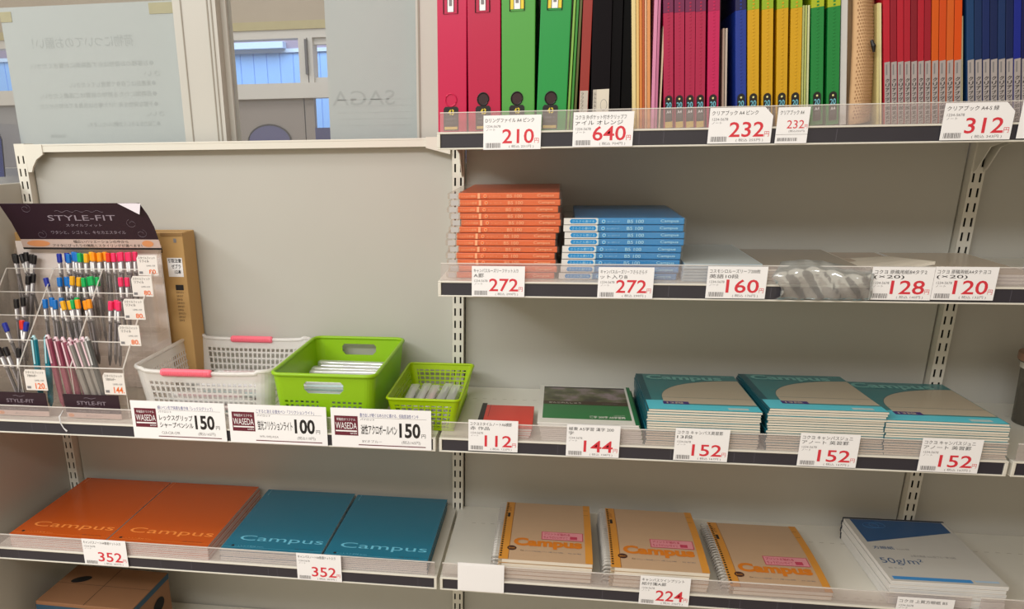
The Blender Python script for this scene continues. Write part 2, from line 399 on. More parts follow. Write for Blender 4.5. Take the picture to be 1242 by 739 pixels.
PT = [
 (.074, .160, .061, ['Dリングファイル A4 ピンク'], '210', '231', 'white price tag 210 under the pink and green binders'),
 (.207, .294, .063, ['コクヨ 外ポケット付きクリップフ', 'ァイル オレンジ'], '640', '704', 'white price tag 640 under the black files'),
 (.711, .800, .065, ['クリアブック A4-S 緑'], '312', '343', 'white price tag 312 with a cut corner at top right'),
 (.058, .142, -.1625, ['キャンパスルーズリーフドット入り', 'A罫'], '272', '299', 'white price tag 272 in front of the orange packs'),
 (.256, .340, -.1625, ['キャンパスルーズリーフさらさらド', 'ット入りB'], '272', '299', 'white price tag 272 in front of the blue packs'),
 (.419, .506, -.160, ['コスモシロルーズリーフ200枚', '英語10段'], '160', '176', 'white price tag 160 left of the crumpled clear bag'),
 (.653, .738, -.159, ['コクヨ 原稿用紙B4タテ2', '(×20)'], '128', '140', 'white price tag 128 right of the crumpled clear bag'),
 (.7385, .823, -.158, ['コクヨ 原稿用紙A4タテヨコ', '(×20)'], '120', '132', 'white price tag 120 near the right upright'),
 (.054, .138, -.428, ['コクヨスタイルノートA6横罫', '赤 作品'], '112', '123', 'white price tag 112 in front of the small red notebooks'),
 (.219, .306, -.430, ['極東 A5学習 漢字 200', '字'], '144', '158', 'white price tag 144 in front of the green photo notebooks'),
 (.394, .479, -.429, ['コクヨ キャンパス英習罫', '13段'], '152', '167', 'white price tag 152 under the first teal stack from the left'),
 (.587, .676, -.4295, ['コクヨ キャンパスジュニ', 'アノート 英習罫'], '152', '167', 'white price tag 152 under the middle teal stack'),
 (.767, .854, -.430, ['コクヨ キャンパスジュニ', 'アノート 英習罫'], '152', '167', 'white price tag 152 under the rightmost teal stack'),
 (.358, .443, -.704, ['キャンパスツインプリント', '紙付箋A罫'], '224', '246', 'white price tag 224 under the beige spiral notebooks'),
 (.777, .865, -.712, ['コクヨ 上質方眼紙 B5'], '330', '363', 'white price tag cut off by the bottom edge of the photo'),
 (-.703, -.611, -.703, ['キャンパスノートA4普通ドット入り'], '352', '387', 'white price tag 352 under the orange notebooks'),
 (-.268, -.182, -.7035, ['キャンパスノートA4普通ドット入り'], '352', '387', 'white price tag 352 under the blue notebooks'),
]
for x0, x1, z0, ln, pr, tx, lb in PT:
    price_tag(x0, x1, z0, ln, pr, tx, lb, h=.056 if z0 < -.35 else .0485, cut=(pr == '312'))
price_tag(.400, .487, .065, ['クリアブック A4 ピンク'], '232', '255', 'large white price tag 232 with a cut corner under the magenta files', cut=True)
price_tag(.493, .536, .064, ['クリアブック A4'], '232', '255', 'small narrow price tag 232 under the yellow files', small=True)
b = MB(); b.prism([(0, 0), (.07, 0), (.07, .049), (0, .049)], 'y', 0, .0006, white_m); b.text('クリ', .004, .034, .02, .042, navy_m, -.0002); b.text('298', .02, .008, .06, .030, red_m, -.0002)
tag(b.build('price_tag', loc=(.808, -.304, .066)), 'white price tag cut off by the right edge at the top', 'price tag', 'shelf edge price tags')
b = MB(); b.prism([(0, 0), (.084, 0), (.084, .057), (0, .057)], 'y', 0, .0006, white_m); b.box(.004, .080, -.0002, 0, .004, .053, white_m)
tag(b.build('blank_card', loc=(.036, -.304, -.7025)), 'blank white card on the lower shelf edge left of the spiral notebooks', 'card')
def maker_card(x0, x1, l1, l2, top, pr, tax, code, label):
    w = x1-x0; h = .072; b = MB(); b.prism([(0, 0), (w, 0), (w, h), (0, h)], 'y', 0, .0008, white_m); y = -.0002
    b.rectf(.006, .048, .022, .058, maroon_m, y); b.text('早稲田オリジナル', .010, .049, .044, .054, white_m, y*2); b.text('WASEDA', .008, .034, .046, .046, white_m, y*2); b.rectf(.008, .046, .029, .0315, white_m, y*2); b.text('univ', .034, .0245, .046, .028, white_m, y*2)
    b.text(top, .052, .057, w-.022, .064, navy_m, y); b.text('パイロット', .053, .0505, .078, .0545, blk_m, y); b.rectf(.052, w-.008, .0556, .0560, gry_m, y)
    if l2: b.text(l1, .053, .036, .117, .047, blk_m, y, bold=.012); b.text(l2, .053, .022, .117, .033, blk_m, y, bold=.012)
    else: b.text(l1, .053, .025, .117, .043, blk_m, y, bold=.012)
    b.text(pr, .121, .021, .158, .048, blk_m, y, bold=.03); b.text('円', .160, .022, .167, .029, blk_m, y)
    b.text(code, .055, .010, .090, .015, gry_m, y); b.text('(税込%s円)' % tax, .125, .009, .158, .016, gry_m, y); b.rectf(.048, w-.010, .0045, .0062, maroon_m, y)
    return tag(b.build('product_card', loc=(x0, -.3042, -.4315)), label, 'price card', 'large maroon-logo price cards')
maker_card(-.561, -.382, 'レックスグリップ', 'シャープペンシル', '細いペン先で快適な書き味「レックスグリップ」', '150', '165', 'CLR-CSR-CPR', 'wide card with maroon logo priced 150 below the white basket')
maker_card(-.375, -.195, '蛍光フリクションライト', None, 'こすると消える蛍光ペン「フリクションライト」', '100', '110', 'WFL-WFJ-RGA', 'wide card with maroon logo priced 100 below the big green basket')
maker_card(-.187, -.010, '油性アクロボールペン', None, '書き出しが軽くなめらかに書ける、低粘度油性インキ', '150', '165', 'BYオブルー', 'wide card with maroon logo priced 150 below the small green basket')

# ------------------------------------------------------------------ top shelf files (stand on z = TOP[1])
Z1 = TOP[1]+.0004
lblk = mat('label_black', (20, 18, 20), .4)
def dye(rgb): return tuple(int(v*.87) for v in rgb)
def binder(x0, w, rgb, lean, label, ringfill, yellow):
    rgb = dye((rgb[0], int(rgb[1]*.75) if rgb[0] > 200 else rgb[1], rgb[2]))
    root = empty('ring_binder', (x0, -.27, Z1), (0, lean, 0)); m = mat('binder_%d_%d_%d' % rgb, rgb, .32, .03, 12)
    b = MB(); b.box(0, .0022, .004, .262, 0, .318, m).box(w-.0022, w, .004, .262, 0, .318, m).box(0, w, 0, .003, 0, .318, m); b.build('cover', root, bevel=.0012)
    b = MB(); b.box(.006, w-.008, .03, .235, .004, .300, page_m); b.build('ring_mechanism', root)
    b = MB(); hc = w/2-.002
    b.tube([(hc+.0085*math.cos(a/20*2*PI), -.0006, .046+.0090*math.sin(a/20*2*PI)) for a in range(21)], .0011, lblk if not ringfill else m, 6)
    b.disc(hc, .046, .0082, m if ringfill else mat('hole_dark', (50, 22, 24) if rgb[0] > 150 else (22, 62, 26), .6), -.0004); b.build('finger_hole', root)
    b = MB(); b.rectf(hc-.0115, hc+.0115, .002, .0335, lblk, -.0006); b.prism([(hc-.0115, .0335), (hc+.0115, .0335), (hc+.009, .0365), (hc-.009, .0365)], 'y', -.0008, -.0004, lblk)
    b.text('43', hc-.0045, .0245, hc+.0045, .0325, mat('yellow_print', (232, 208, 60), .5), -.0010, bold=.02)
    b.text('A4タテ', hc-.008, .017, hc+.008, .0205, gry_m, -.0010); b.text('2穴リング', hc-.008, .0115, hc+.008, .015, gry_m, -.0010)
    b.rectf(hc-.0100, hc+.0100, .0035, .0075, mat('tan_mark', (214, 186, 90), .5), -.0009); b.build('spine_label', root)
    b = MB(); pw = .0105
    b.tube([(hc-pw, -.0008, .300), (hc-pw, -.0008, .1655), (hc+pw, -.0008, .1655), (hc+pw, -.0008, .300)], .0007, lblk, 4)
    b.rectf(hc-.0045, hc+.0045, .168, .300, white_m, -.0007)
    if yellow: b.rectf(hc-.0100, hc-.0052, .168, .300, mat('yellow_print', (232, 208, 60), .5), -.0007).rectf(hc+.0052, hc+.0100, .168, .300, mat('yellow_print', (232, 208, 60), .5), -.0007)
    b.rectf(hc-.0022, hc+.0022, .176, .19, gry_m, -.0012).rectf(hc-.0050, hc-.0044, .168, .3, lblk, -.0011).rectf(hc+.0044, hc+.0050, .168, .3, lblk, -.0011)
    b.build('label_pocket', root)
    return tag(root, label, 'binder', 'ring binders on the top shelf')
binder(.0005, .0445, (226, 22, 86), -.004, 'bright pink ring binder, leftmost on the top shelf', True, False)
binder(.0480, .0495, (214, 16, 76), -.018, 'darker pink ring binder with a dark finger hole', False, False)
binder(.0995, .0495, (92, 186, 78), -.022, 'light green ring binder beside the pink ones', False, True)
binder(.1515, .0445, (30, 172, 78), .008, 'deep green ring binder leaning right', False, True)
def folder(x, w, rgb, label, cat='file', lean=0, dy=0, hgt=.31, name='file_folder', rough=.4, group=None, depth=.225, y=-.266):
    rgb = tuple(int(v*.93) for v in rgb)
    root = empty(name, (x, y+dy, Z1), (0, lean, 0)); m = mat('file_%d_%d_%d' % rgb, rgb, rough, .05, 20, spec=.08 if max(rgb) < 60 else .5)
    b = MB(); t = min(.0012, w*.3)
    b.box(0, t, .002, depth, 0, hgt, m).box(w-t, w, .002, depth, 0, hgt, m).box(0, w, 0, .0022, 0, hgt, m); b.build('cover', root, bevel=.0005)
    if w > .004:
        b = MB(); b.box(t*1.2, w-t*1.2, .006, depth-.01, .002, hgt-.008, page_m); b.build('pages', root)
    return tag(root, label, cat, group)
folder(.1975, .0035, (150, 206, 90), 'thin light green folder right of the deep green binder', lean=.014)
folder(.2025, .0035, (60, 150, 50), 'thin mid green folder beside the red spine', lean=.012)
folder(.2075, .0035, (92, 96, 40), 'thin olive folder squeezed before the red spine', lean=.010)
paperlab = mat('paper_band', (196, 188, 176), .6, .06, 90)
o = folder(.2150, .0135, (160, 40, 30), 'dark red clip file with a pale paper band', lean=-.006, name='clip_file')
b = MB(); b.rectf(.0006, .0125, .0, .055, paperlab, -.0006)
for k in range(9): b.text('フ', .002, .048-k*.0055, .006, .052-k*.0055, blk_m, -.0008)
b.rectf(.006, .0115, .012, .023, lblk, -.0008); b.build('paper_band', o)
o = folder(.2330, .0275, (22, 18, 22), 'black clip file with a pale printed paper band', lean=-.030, name='clip_file')
b = MB(); b.rectf(.003, .0265, .0, .056, mat('paper_band_light', (222, 214, 198), .6), -.0006); b.rectf(.003, .0085, .0, .056, paperlab, -.0007)
for k in range(9): b.text('ル', .0042, .048-k*.0055, .0078, .052-k*.0055, blk_m, -.0009)
b.rectf(.0095, .0128, .010, .022, lblk, -.0008); b.disc(.019, .034, .005, gry_m, -.0007, r2=.008); b.disc(.019, .034, .0045, mat('paper_band_light', (222, 214, 198)), -.0008, r2=.0073); b.build('paper_band', o)
folder(.2612, .0150, (14, 12, 16), 'plain black file right of the banded black file', name='clip_file', lean=-.03, y=-.262)
folder(.2775, .0160, (10, 10, 12), 'plain black file before the cream folder', name='clip_file', lean=-.03, y=-.258)
FOL = [(.2955, .0055, (244, 222, 160), 'cream paper folder right of the black files', -.075), (.3016, .0040, (244, 204, 128), 'pale apricot folder beside the cream folder', -.075),
       (.3062, .0038, (232, 140, 60), 'orange paper folder, left of the pair', -.075), (.3105, .0030, (196, 92, 44), 'dark orange thin folder', -.075), (.3140, .0026, (240, 190, 150), 'pale salmon thin folder', -.075),
       (.3172, .0045, (236, 160, 96), 'light orange folder before the pink ones', -.075), (.3222, .0050, (232, 150, 190), 'translucent pink folder right of the orange ones', -.045), (.3278, .0035, (206, 120, 160), 'thin rose folder beside the pink one', -.045)]
for x, w, c, l, le in FOL: folder(x, w, c, l, lean=le)
folder(.3335, .0022, (222, 200, 170), 'beige card edge leaning before the magenta files', lean=-.03, hgt=.14)
def clear_book(x, w, rgb, top, label, group, tanmark=False, name='clear_book', lean=None):
    rgb = dye(rgb); top = dye(top)
    lean = -.085 if x < .43 else (-.110 if x < .54 else -.125)
    root = empty(name, (x, -.268, Z1), (0, lean, 0)); m = mat('cb_%d_%d_%d' % rgb, rgb, .35, .04, 20); mt = mat('cbt_%d_%d_%d' % top, top, .35, .04, 20)
    b = MB(); t = .0012
    for a, c in ((0, t), (w-t, w)): b.box(a, c, .002, .235, 0, .156, m).box(a, c, .002, .235, .156, .31, mt)
    b.box(0, w, 0, .002, 0, .156, m).box(0, w, 0, .002, .156, .31, mt)
    for k in range(28): b.box(w*.42, w*.60, -.0005, 0, .045+k*.0045, .0472+k*.0045, m)
    b.build('cover', root, bevel=.0006)
    b = MB(); b.box(t*1.3, w-t*1.3, .006, .225, .002, .30, mat('inner_sheet', (190, 184, 190), .5)); b.build('pages', root)
    b = MB(); c = w/2; r = min(.0052, w*.40); n = 10
    pts = [(c-r, .006), (c+r, .006), (c+r, .040)]+[(c+r*math.cos(PI*k/n), .040+r*math.sin(PI*k/n)) for k in range(1, n)]+[(c-r, .040)]
    b.prism(pts, 'y', -.0012, -.0006, lblk); b.text('20', c-r*.75, .0275, c+r*.75, .0355, mat('cyan_print', (120, 200, 220), .5), -.0015, bold=.01)
    b.disc(c, .0400, .0014, mat('pale_dot', (230, 224, 150), .5), -.0014); b.text('A4', c-r*.6, .020, c+r*.6, .0245, white_m, -.0015); b.text('クリア', c-r*.6, .0135, c+r*.6, .0180, gry_m, -.0015)
    if tanmark: b.rectf(c-r, c+r, -.0, .0085, mat('tan_mark', (214, 186, 90)), -.0013)
    b.build('size_label', root)
    return tag(root, label, 'file', group)
G = 'clear books with black size labels'
for k, x in enumerate((.3412, .3565, .3715, .3860, .4030)):
    clear_book(x, .0138 if k < 4 else .0158, (198, 22, 82) if k < 4 else (222, 20, 100), (132, 32, 88) if k < 4 else (190, 24, 96), ['magenta clear book, first of five from the left', 'magenta clear book, second of five from the left', 'magenta clear book, middle of five', 'magenta clear book, fourth of five from the left', 'brighter magenta clear book at the right of five'][k], G, k < 4)
folder(.4260, .0030, (216, 190, 170), 'beige card leaning right of the magenta clear books', lean=-.09, hgt=.135, y=-.255); folder(.4300, .0030, (232, 214, 196), 'pale card leaning before the blue clear book', lean=-.09, hgt=.135, y=-.255)
folder(.4200, .0040, (70, 24, 50), 'dark plum folder behind the beige cards', y=-.245, lean=-.085)
clear_book(.4440, .0145, (24, 60, 170), (30, 30, 90), 'single blue clear book between the magenta and yellow ones', G)
for k, x in enumerate((.4605, .4800, .5000, .5185)):
    clear_book(x, .0150 if k else .0155, (240, 184, 12), (170, 206, 40), ['yellow clear book touching the blue one', 'yellow clear book, second of four from the left', 'yellow clear book, third of four from the left', 'yellow clear book at the right of four'][k], G)
for k in range(3): folder(.5352+k*.0036, .0026, [(206, 214, 140), (196, 206, 120), (222, 226, 176)][k], ['pale yellow card, first of three right of the yellow books', 'pale lime card, middle of three right of the yellow books', 'ivory card before the green clear books'][k], lean=-.115, hgt=.16)
for k, x in enumerate((.5480, .5695)):
    clear_book(x, .0165, (20, 150, 66), (196, 214, 40), ['green clear book with a lime top, left of two', 'green clear book with a lime top, right of two'][k], G)
o = folder(.5885, .0085, (222, 222, 220), 'white translucent file beside the beige mesh pouch', lean=-.13)
# beige mesh pouches: a bulging zip case standing on edge
pch = mat('beige_mesh_pouch', (206, 168, 124), .6, .16, 25); pdk = mat('pouch_weave', (166, 126, 88), .7, .1, 50)
root = empty('mesh_pouch', (.600, -.262, Z1), (0, -.14, 0))
b = MB(); nx, nz = 14, 34
def pf(i, j):
    u = i/nx; v = j/nz; wv = .038*(1-.25*v)+.004*math.sin(v*5)
    return (u*wv+.006*math.sin(v*3.0), -.012*math.sin(PI*min(1, u*1.1))*(1-.3*v)+.02*u*u, v*.30)
vs_ = [pf(i, j) for j in range(nz+1) for i in range(nx+1)]; fs = [(j*(nx+1)+i, j*(nx+1)+i+1, (j+1)*(nx+1)+i+1, (j+1)*(nx+1)+i) for j in range(nz) for i in range(nx)]
b.add(vs_, fs, pch)
o = b.build('pouch_front', root, smooth=True); sd = o.modifiers.new('s', 'SOLIDIFY'); sd.thickness = .002; sd.offset = -1
b = MB()
for j in range(2, 2*nz-3):
    for i in range(2, 11):
        u = (i+(j % 2)*.5)/13; v = j/(2*nz); x, y, z = pf(u*nx, v*nz); b.disc(x, z, .0011, pdk, y-.0008, r2=.0016, n=6)
b.build('mesh_weave', root)
b = MB(); b.box(.004, .036, .02, .20, 0, .29, pch); b.build('pouch_body', root, bevel=.006)
b = MB(); b.tube([(.027, -.012, .108), (.029, -.015, .100), (.0295, -.015, .092)], [.002, .0032, .0015], lblk, 8); b.build('zip_pull', root)
tag(root, 'beige mesh pouch bulging between the white file and red files', 'pouch')
folder(.6385, .0030, (226, 216, 150), 'cream card edge right of the mesh pouch', lean=-.15, hgt=.16); folder(.6425, .0028, (236, 226, 176), 'ivory card edge touching the first red slim file', lean=-.16, hgt=.16)
band = mat('grey_band', (168, 160, 158), .55, .1, 60)
def slim(x, w, rgb, label, group):
    rgb = dye(rgb)
    root = empty('slim_clear_book', (x, -.268, Z1), (0, -.165 if x < .752 else -.19, 0)); m = mat('sl_%d_%d_%d' % rgb, rgb, .3, .06, 30)
    b = MB(); b.box(0, .0009, .002, .235, 0, .31, m).box(w-.0009, w, .002, .235, 0, .31, m).box(0, w, 0, .0018, 0, .31, m); b.build('cover', root, bevel=.0006)
    b = MB(); b.box(.0012, w-.0012, .004, .23, .002, .30, mat('inner_sheet', (190, 184, 190))); b.build('pages', root)
    b = MB(); b.box(.0006, w-.0004, -.0008, -.0002, .0, .083, band)
    for k in range(10): b.text('クリアブック固定式薄'[k], .0016, .056-k*.0062, w-.0014, .0608-k*.0062, blk_m, -.0011, bold=.02)
    b.rectf(w*.3, w*.5, .066, .08, gry_m, -.0010); b.build('paper_band', root)
    return tag(root, label, 'file', group)
ordn = ['first', 'second', 'third', 'fourth', 'fifth', 'sixth', 'seventh', 'eighth', 'ninth']
for k in range(7): slim(.6480+k*.0088, .0080, [(214, 24, 54), (168, 14, 44), (206, 24, 52), (196, 20, 50), (150, 14, 40), (200, 22, 50), (176, 16, 44)][k], 'slim red clear book, %s of seven from the left' % ordn[k], 'slim red clear books')
for k in range(4): slim(.7100+k*.0096, .0086 if k < 3 else .0092, [(240, 100, 14), (236, 84, 20), (238, 106, 30), (244, 88, 8)][k], 'slim orange clear book, %s of four from the left' % ordn[k], 'slim orange clear books')
folder(.7490, .0034, (196, 192, 160), 'pale card leaning between orange and blue slim files', lean=-.18, hgt=.14)
for k in range(9): slim(.7575+k*.0098, .0088, [(20, 70, 124), (14, 50, 104), (18, 44, 110), (16, 40, 96), (22, 56, 112), (12, 36, 92), (24, 44, 158), (14, 24, 92), (18, 24, 84)][k], 'slim blue clear book, %s of nine from the left' % ordn[k], 'slim blue clear books')

# ------------------------------------------------------------------ loose-leaf packs on the second shelf
Z2 = TOP[2]+.0004
def pack(w, l, t, rgb, name, stub, txt, wcol):
    root = empty(name); m = mat('pk_%d_%d_%d' % rgb, rgb, .28, .14, 30)
    sg = 8; rr = random.Random(3)
    b = MB(); b.box(stub*.28 if stub > .03 else .0, w, 0, l, 0, t*.93, m); b.build('paper_block', root, bevel=.0012)
    b = MB(); film = clear('pack_film', (254, 254, 252), .05, (240, 238, 235), .025, .15)
    b.box(-.004, w+.003, -.0025, l+.003, 0, t*.97, film); b.build('film', root, bevel=.002)
    b = MB(); y = -.003
    if stub:
        b.rectf(0, stub*.25, t*.1, t*.86, mat('grey_stub', (190, 186, 184), .5), y)
        b.rectf(stub*.92, stub, t*.08, t*.9, wcol, y)
    b.disc(stub+.008, t*.48, t*.26, wcol, y-.0001, n=10); b.disc(stub+.008, t*.48, t*.16, m, y-.0002, n=8)
    b.text('ドット入り罫線', stub*.3, t*.28, stub*.86, t*.62, wcol, y)
    b.text('ルーズリーフ', stub+.014, t*.34, stub+.032, t*.58, wcol, y); b.text('B5 100', stub+(w-stub)*.34, t*.25, stub+(w-stub)*.53, t*.72, wcol, y, bold=.01); b.text('Campus', w*.80, t*.25, w*.95, t*.74, wcol, y, bold=.01)
    b.build('spine_print', root)
    return root
osp = mat('orange_print_pale', (246, 176, 130), .5); bsp = mat('blue_print_pale', (170, 220, 240), .5)
t_o = .0104
op = pack(.172, .255, t_o, (232, 100, 20), 'loose_leaf_pack', .048, 'B5', osp)
rr = random.Random(11)
for k in range(13):
    loc = (.0165+rr.uniform(-.0035, .0035)+k*.0004, -.272+rr.uniform(0, .003), Z2+k*t_o)
    o = op if k == 0 else dup(op, loc)
    o.location = loc
    if k == 12: tag(o, 'orange loose-leaf pack topmost of its pile', 'paper pack', 'orange loose-leaf packs')
    else: tag(o, 'orange wrapped loose-leaf pack in the pile below the topmost', 'paper pack', 'orange loose-leaf packs')
t_b = .0107
bp2 = pack(.180, .255, t_b, (0, 138, 208), 'loose_leaf_pack', .050, 'B5', bsp)
bst = MB(); bst.rectf(-.003, .0485, t_b*.04, t_b*.95, mat('white_stub', (226, 224, 220), .5), -.0031)
bst.prism([(.008, t_b*.2), (.0455, t_b*.2), (.0475, t_b*.5), (.0455, t_b*.82), (.008, t_b*.82), (.006, t_b*.5)], 'y', -.0034, -.0032, mat('pk_0_138_208', (0, 138, 208)))
bst.text('さらさら書ける', .010, t_b*.32, .044, t_b*.68, bsp, -.0036); o_ = bst.build('end_label', bp2)
for k in range(9):
    loc = (.2005+rr.uniform(-.0025, .0025)+k*.0004, -.272+rr.uniform(0, .003), Z2+k*t_b)
    o = bp2 if k == 0 else dup(bp2, loc)
    o.location = loc
    if k == 8: tag(o, 'blue loose-leaf pack topmost of its pile', 'paper pack', 'blue loose-leaf packs')
    else: tag(o, 'blue wrapped loose-leaf pack in the pile below the topmost', 'paper pack', 'blue loose-leaf packs')
# low piles of manuscript paper
def lowpile(x, w, n, t, rgb, edge, label, lastlab, l=.25, y=-.285, curl=0, lines=None):
    for k in range(n):
        b = MB(); b.box(0, w, 0, l, 0, t*.94, edge, seg=6)
        if k == n-1: b.rect(0.001, w-.001, .001, l-.001, mat('sheet_%d_%d_%d' % rgb, rgb, .25, .05, 12), t*.95, seg=6)
        b.rectf(.002, w-.002, t*.15, t*.25, lines or gry_m, -.0002)
        if curl and k == n-1:
            b.bend(lambda X, Y, Z: (X, Y, Z+curl*max(0, X/w-.35)**2*max(0, 1-Y/l*1.2)))
        o = b.build('paper_pad', loc=(x+random.uniform(-.002, .002), y, Z2+k*t), rot=(0, 0, random.uniform(-.004, .004)))
        tag(o, lastlab if k == n-1 else label, 'paper pad', 'low pads of writing paper')
bl_e = mat('pale_blue_edge', (186, 204, 212), .4, .05, 80); tl = mat('teal_line', (90, 130, 150), .5)
lowpile(.387, .115, 6, .0046, (206, 214, 214), bl_e, 'pale blue edged paper pad under the top one behind tag 160', 'pale blue edged paper pad, topmost behind tag 160', y=-.282, lines=tl)
lowpile(.506, .150, 4, .0046, (176, 166, 152), cream_m, 'paper pad low behind the crumpled clear bag', 'top paper pad behind the crumpled clear bag', y=-.270)
lowpile(.662, .082, 3, .0050, (196, 178, 160), cream_m, 'manuscript pad low behind tag 128', 'manuscript pad with a curling cover behind tag 128', curl=.045, y=-.283)
lowpile(.748, .140, 3, .0050, (200, 186, 168), page_m, 'manuscript pad low behind tag 120', 'top manuscript pad behind tag 120', y=-.283)
bag = MB(); nx, nz = 22, 12; vs_ = []
rb = random.Random(5)
for j in range(nz+1):
    for i in range(nx+1):
        u = i/nx; v = j/nz
        x = .520+.135*u+(.010*math.sin(v*7) if i == 0 else 0); z = -.160+.052*v+.005*math.sin(u*5)*v
        y = -.306-.010*math.sin(PI*v)*(.6+.4*math.sin(u*9+1))-.003*math.sin(u*31+v*9)
        if v > .8: y += (v-.8)*.10
        vs_.append((x, y, z))
bag.add(vs_, [(j*(nx+1)+i, j*(nx+1)+i+1, (j+1)*(nx+1)+i+1, (j+1)*(nx+1)+i) for j in range(nz) for i in range(nx)], clear('crinkled_film', (250, 252, 252), .22, (232, 238, 240), .26, .14, bump=.5, scale=34))
o = bag.build('plastic_bag', smooth=True); tag(o, 'crumpled shiny clear bag over the shelf edge between tags 160 and 128', 'plastic bag')
sol = o.modifiers.new('s', 'SOLIDIFY'); sol.thickness = .0004
b = MB(); b.box(.828, .896, -.290, -.20, Z2-.0004, Z2+.010, mat('silver_film', (196, 192, 190), .18, .1, 30)).box(.828, .896, -.288, -.20, Z2+.010, Z2+.019, mat('silver_film', (196, 192, 190)))
# (kept low: a silvery wrapped pack at the far end)
b.v = [(x+.075, y, z) for x, y, z in b.v]
tag(b.build('paper_pack', bevel=.003), 'silvery wrapped paper pack at the right end of the second shelf', 'paper pack')

# ------------------------------------------------------------------ notebooks
def notebook(name, w, l, t, art, spine=None, cover_mat=None, pages=None, sag=0, back=None):
    """origin front-left-bottom; art(b, zt) paints the cover print"""
    root = empty(name); pages = pages or page_m
    f = (lambda X, Y, Z: (X, Y, Z))
    b = MB(); b.box(.0006, w-.0008, .0003, l-.0006, .0002, t-.0002, pages, seg=6); b.build('pages', root)
    b = MB(); b.box(0, w, 0, l, t-.00025, t-.00002, cover_mat, seg=6).box(0, w, 0, l, 0, .00022, back or cover_mat, seg=6)
    if spine: b.box(-.0006, .0008, 0, l, 0, t-.00005, spine, seg=1).rect(0, .011, .0, l, spine, t+.00002)
    if art: art(b, t+.0001)
    b.build('cover', root)
    return root
def place_stack(proto, n, x, y, z, t, wedge=0, l=.25, dx=0, jit=.0012, rz=0, top='', low='', cat='notebook', group=None, seed=1, topdx=0, lowproto=None, skewlow=0):
    rr = random.Random(seed)
    for k in range(n):
        tf = t
        loc = (x+k*dx+rr.uniform(-jit, jit)+(topdx if k == n-1 else 0), y+rr.uniform(-jit, jit)*.8, z+k*tf)
        rot = (-k*wedge/l, 0, rz+rr.uniform(-.004, .004))
        src = proto
        o = src if (k == n-1) else dup(src, loc, rot)
        o.location = loc; o.rotation_euler = rot
        tag(o, top if k == n-1 else low, cat, group)

# A4 orange and blue thin notebooks
def big_art(rgb, lgt):
    def art(b, z):
        c = mat('txt_%d_%d_%d' % rgb, rgb, .35); 
        b.text('Campus', .024, .034, .200, .062, c, z+.0001, plane='xy')
        b.text('ドット入り罫線 6mm', .024, .0145, .085, .018, c, z+.0001, plane='xy'); b.disc(.021, .0165, .0035, blk_m, z+.0001, plane='xy', n=10)
        b.text('B罫 36行 40枚', .150, .0145, .19, .0175, blk_m, z+.0001, plane='xy')
        b.rect(.003, .207, .0105, .0110, c, z+.0001); b.text('A4 NOTE', .008, .262, .0105, .292, c, z+.0001, plane='xy')
    return art
orc = mat('orange_cover', (200, 86, 20), .22, .03, 8, coat=.35); blc = mat('blue_cover', (16, 114, 142), .22, .03, 8, coat=.35)
p = notebook('notebook', .2075, .294, .0040, big_art((246, 150, 70), 0), None, orc, page_m)
q = dup(p, (0, 0, 0))
Z4 = TOP[4]+.0004
place_stack(p, 7, -.8655, -.294, Z4, .0040, jit=.0008, top='orange A4 notebook topmost of the far left pile', low='orange A4 notebook under the top of the far left pile', group='far left pile of orange notebooks', seed=2)
place_stack(q, 7, -.6535, -.296, Z4, .0040, jit=.0008, topdx=-.001, top='orange A4 notebook topmost of the pile beside the blue ones', low='orange A4 notebook under the top of the pile beside the blue ones', group='second pile of orange notebooks', seed=3)
p = notebook('notebook', .1985, .287, .0041, None, None, blc, page_m)
b = MB(); big_art((112, 196, 222), 0)(b, .0041); b.v = [(x*.955, y*.975, z) for x, y, z in b.v]; b.build('cover_print', p)
q = dup(p, (0, 0, 0))
place_stack(p, 6, -.4240, -.292, Z4, .0041, jit=.0008, top='blue A4 notebook topmost of the pile beside the orange ones', low='blue A4 notebook under the top of the pile beside the orange ones', group='left pile of blue notebooks', seed=4)
place_stack(q, 6, -.2200, -.2945, Z4, .0041, jit=.0008, top='blue A4 notebook topmost of the pile nearest the middle upright', low='blue A4 notebook under the top of the pile nearest the middle upright', group='right pile of blue notebooks', seed=5)

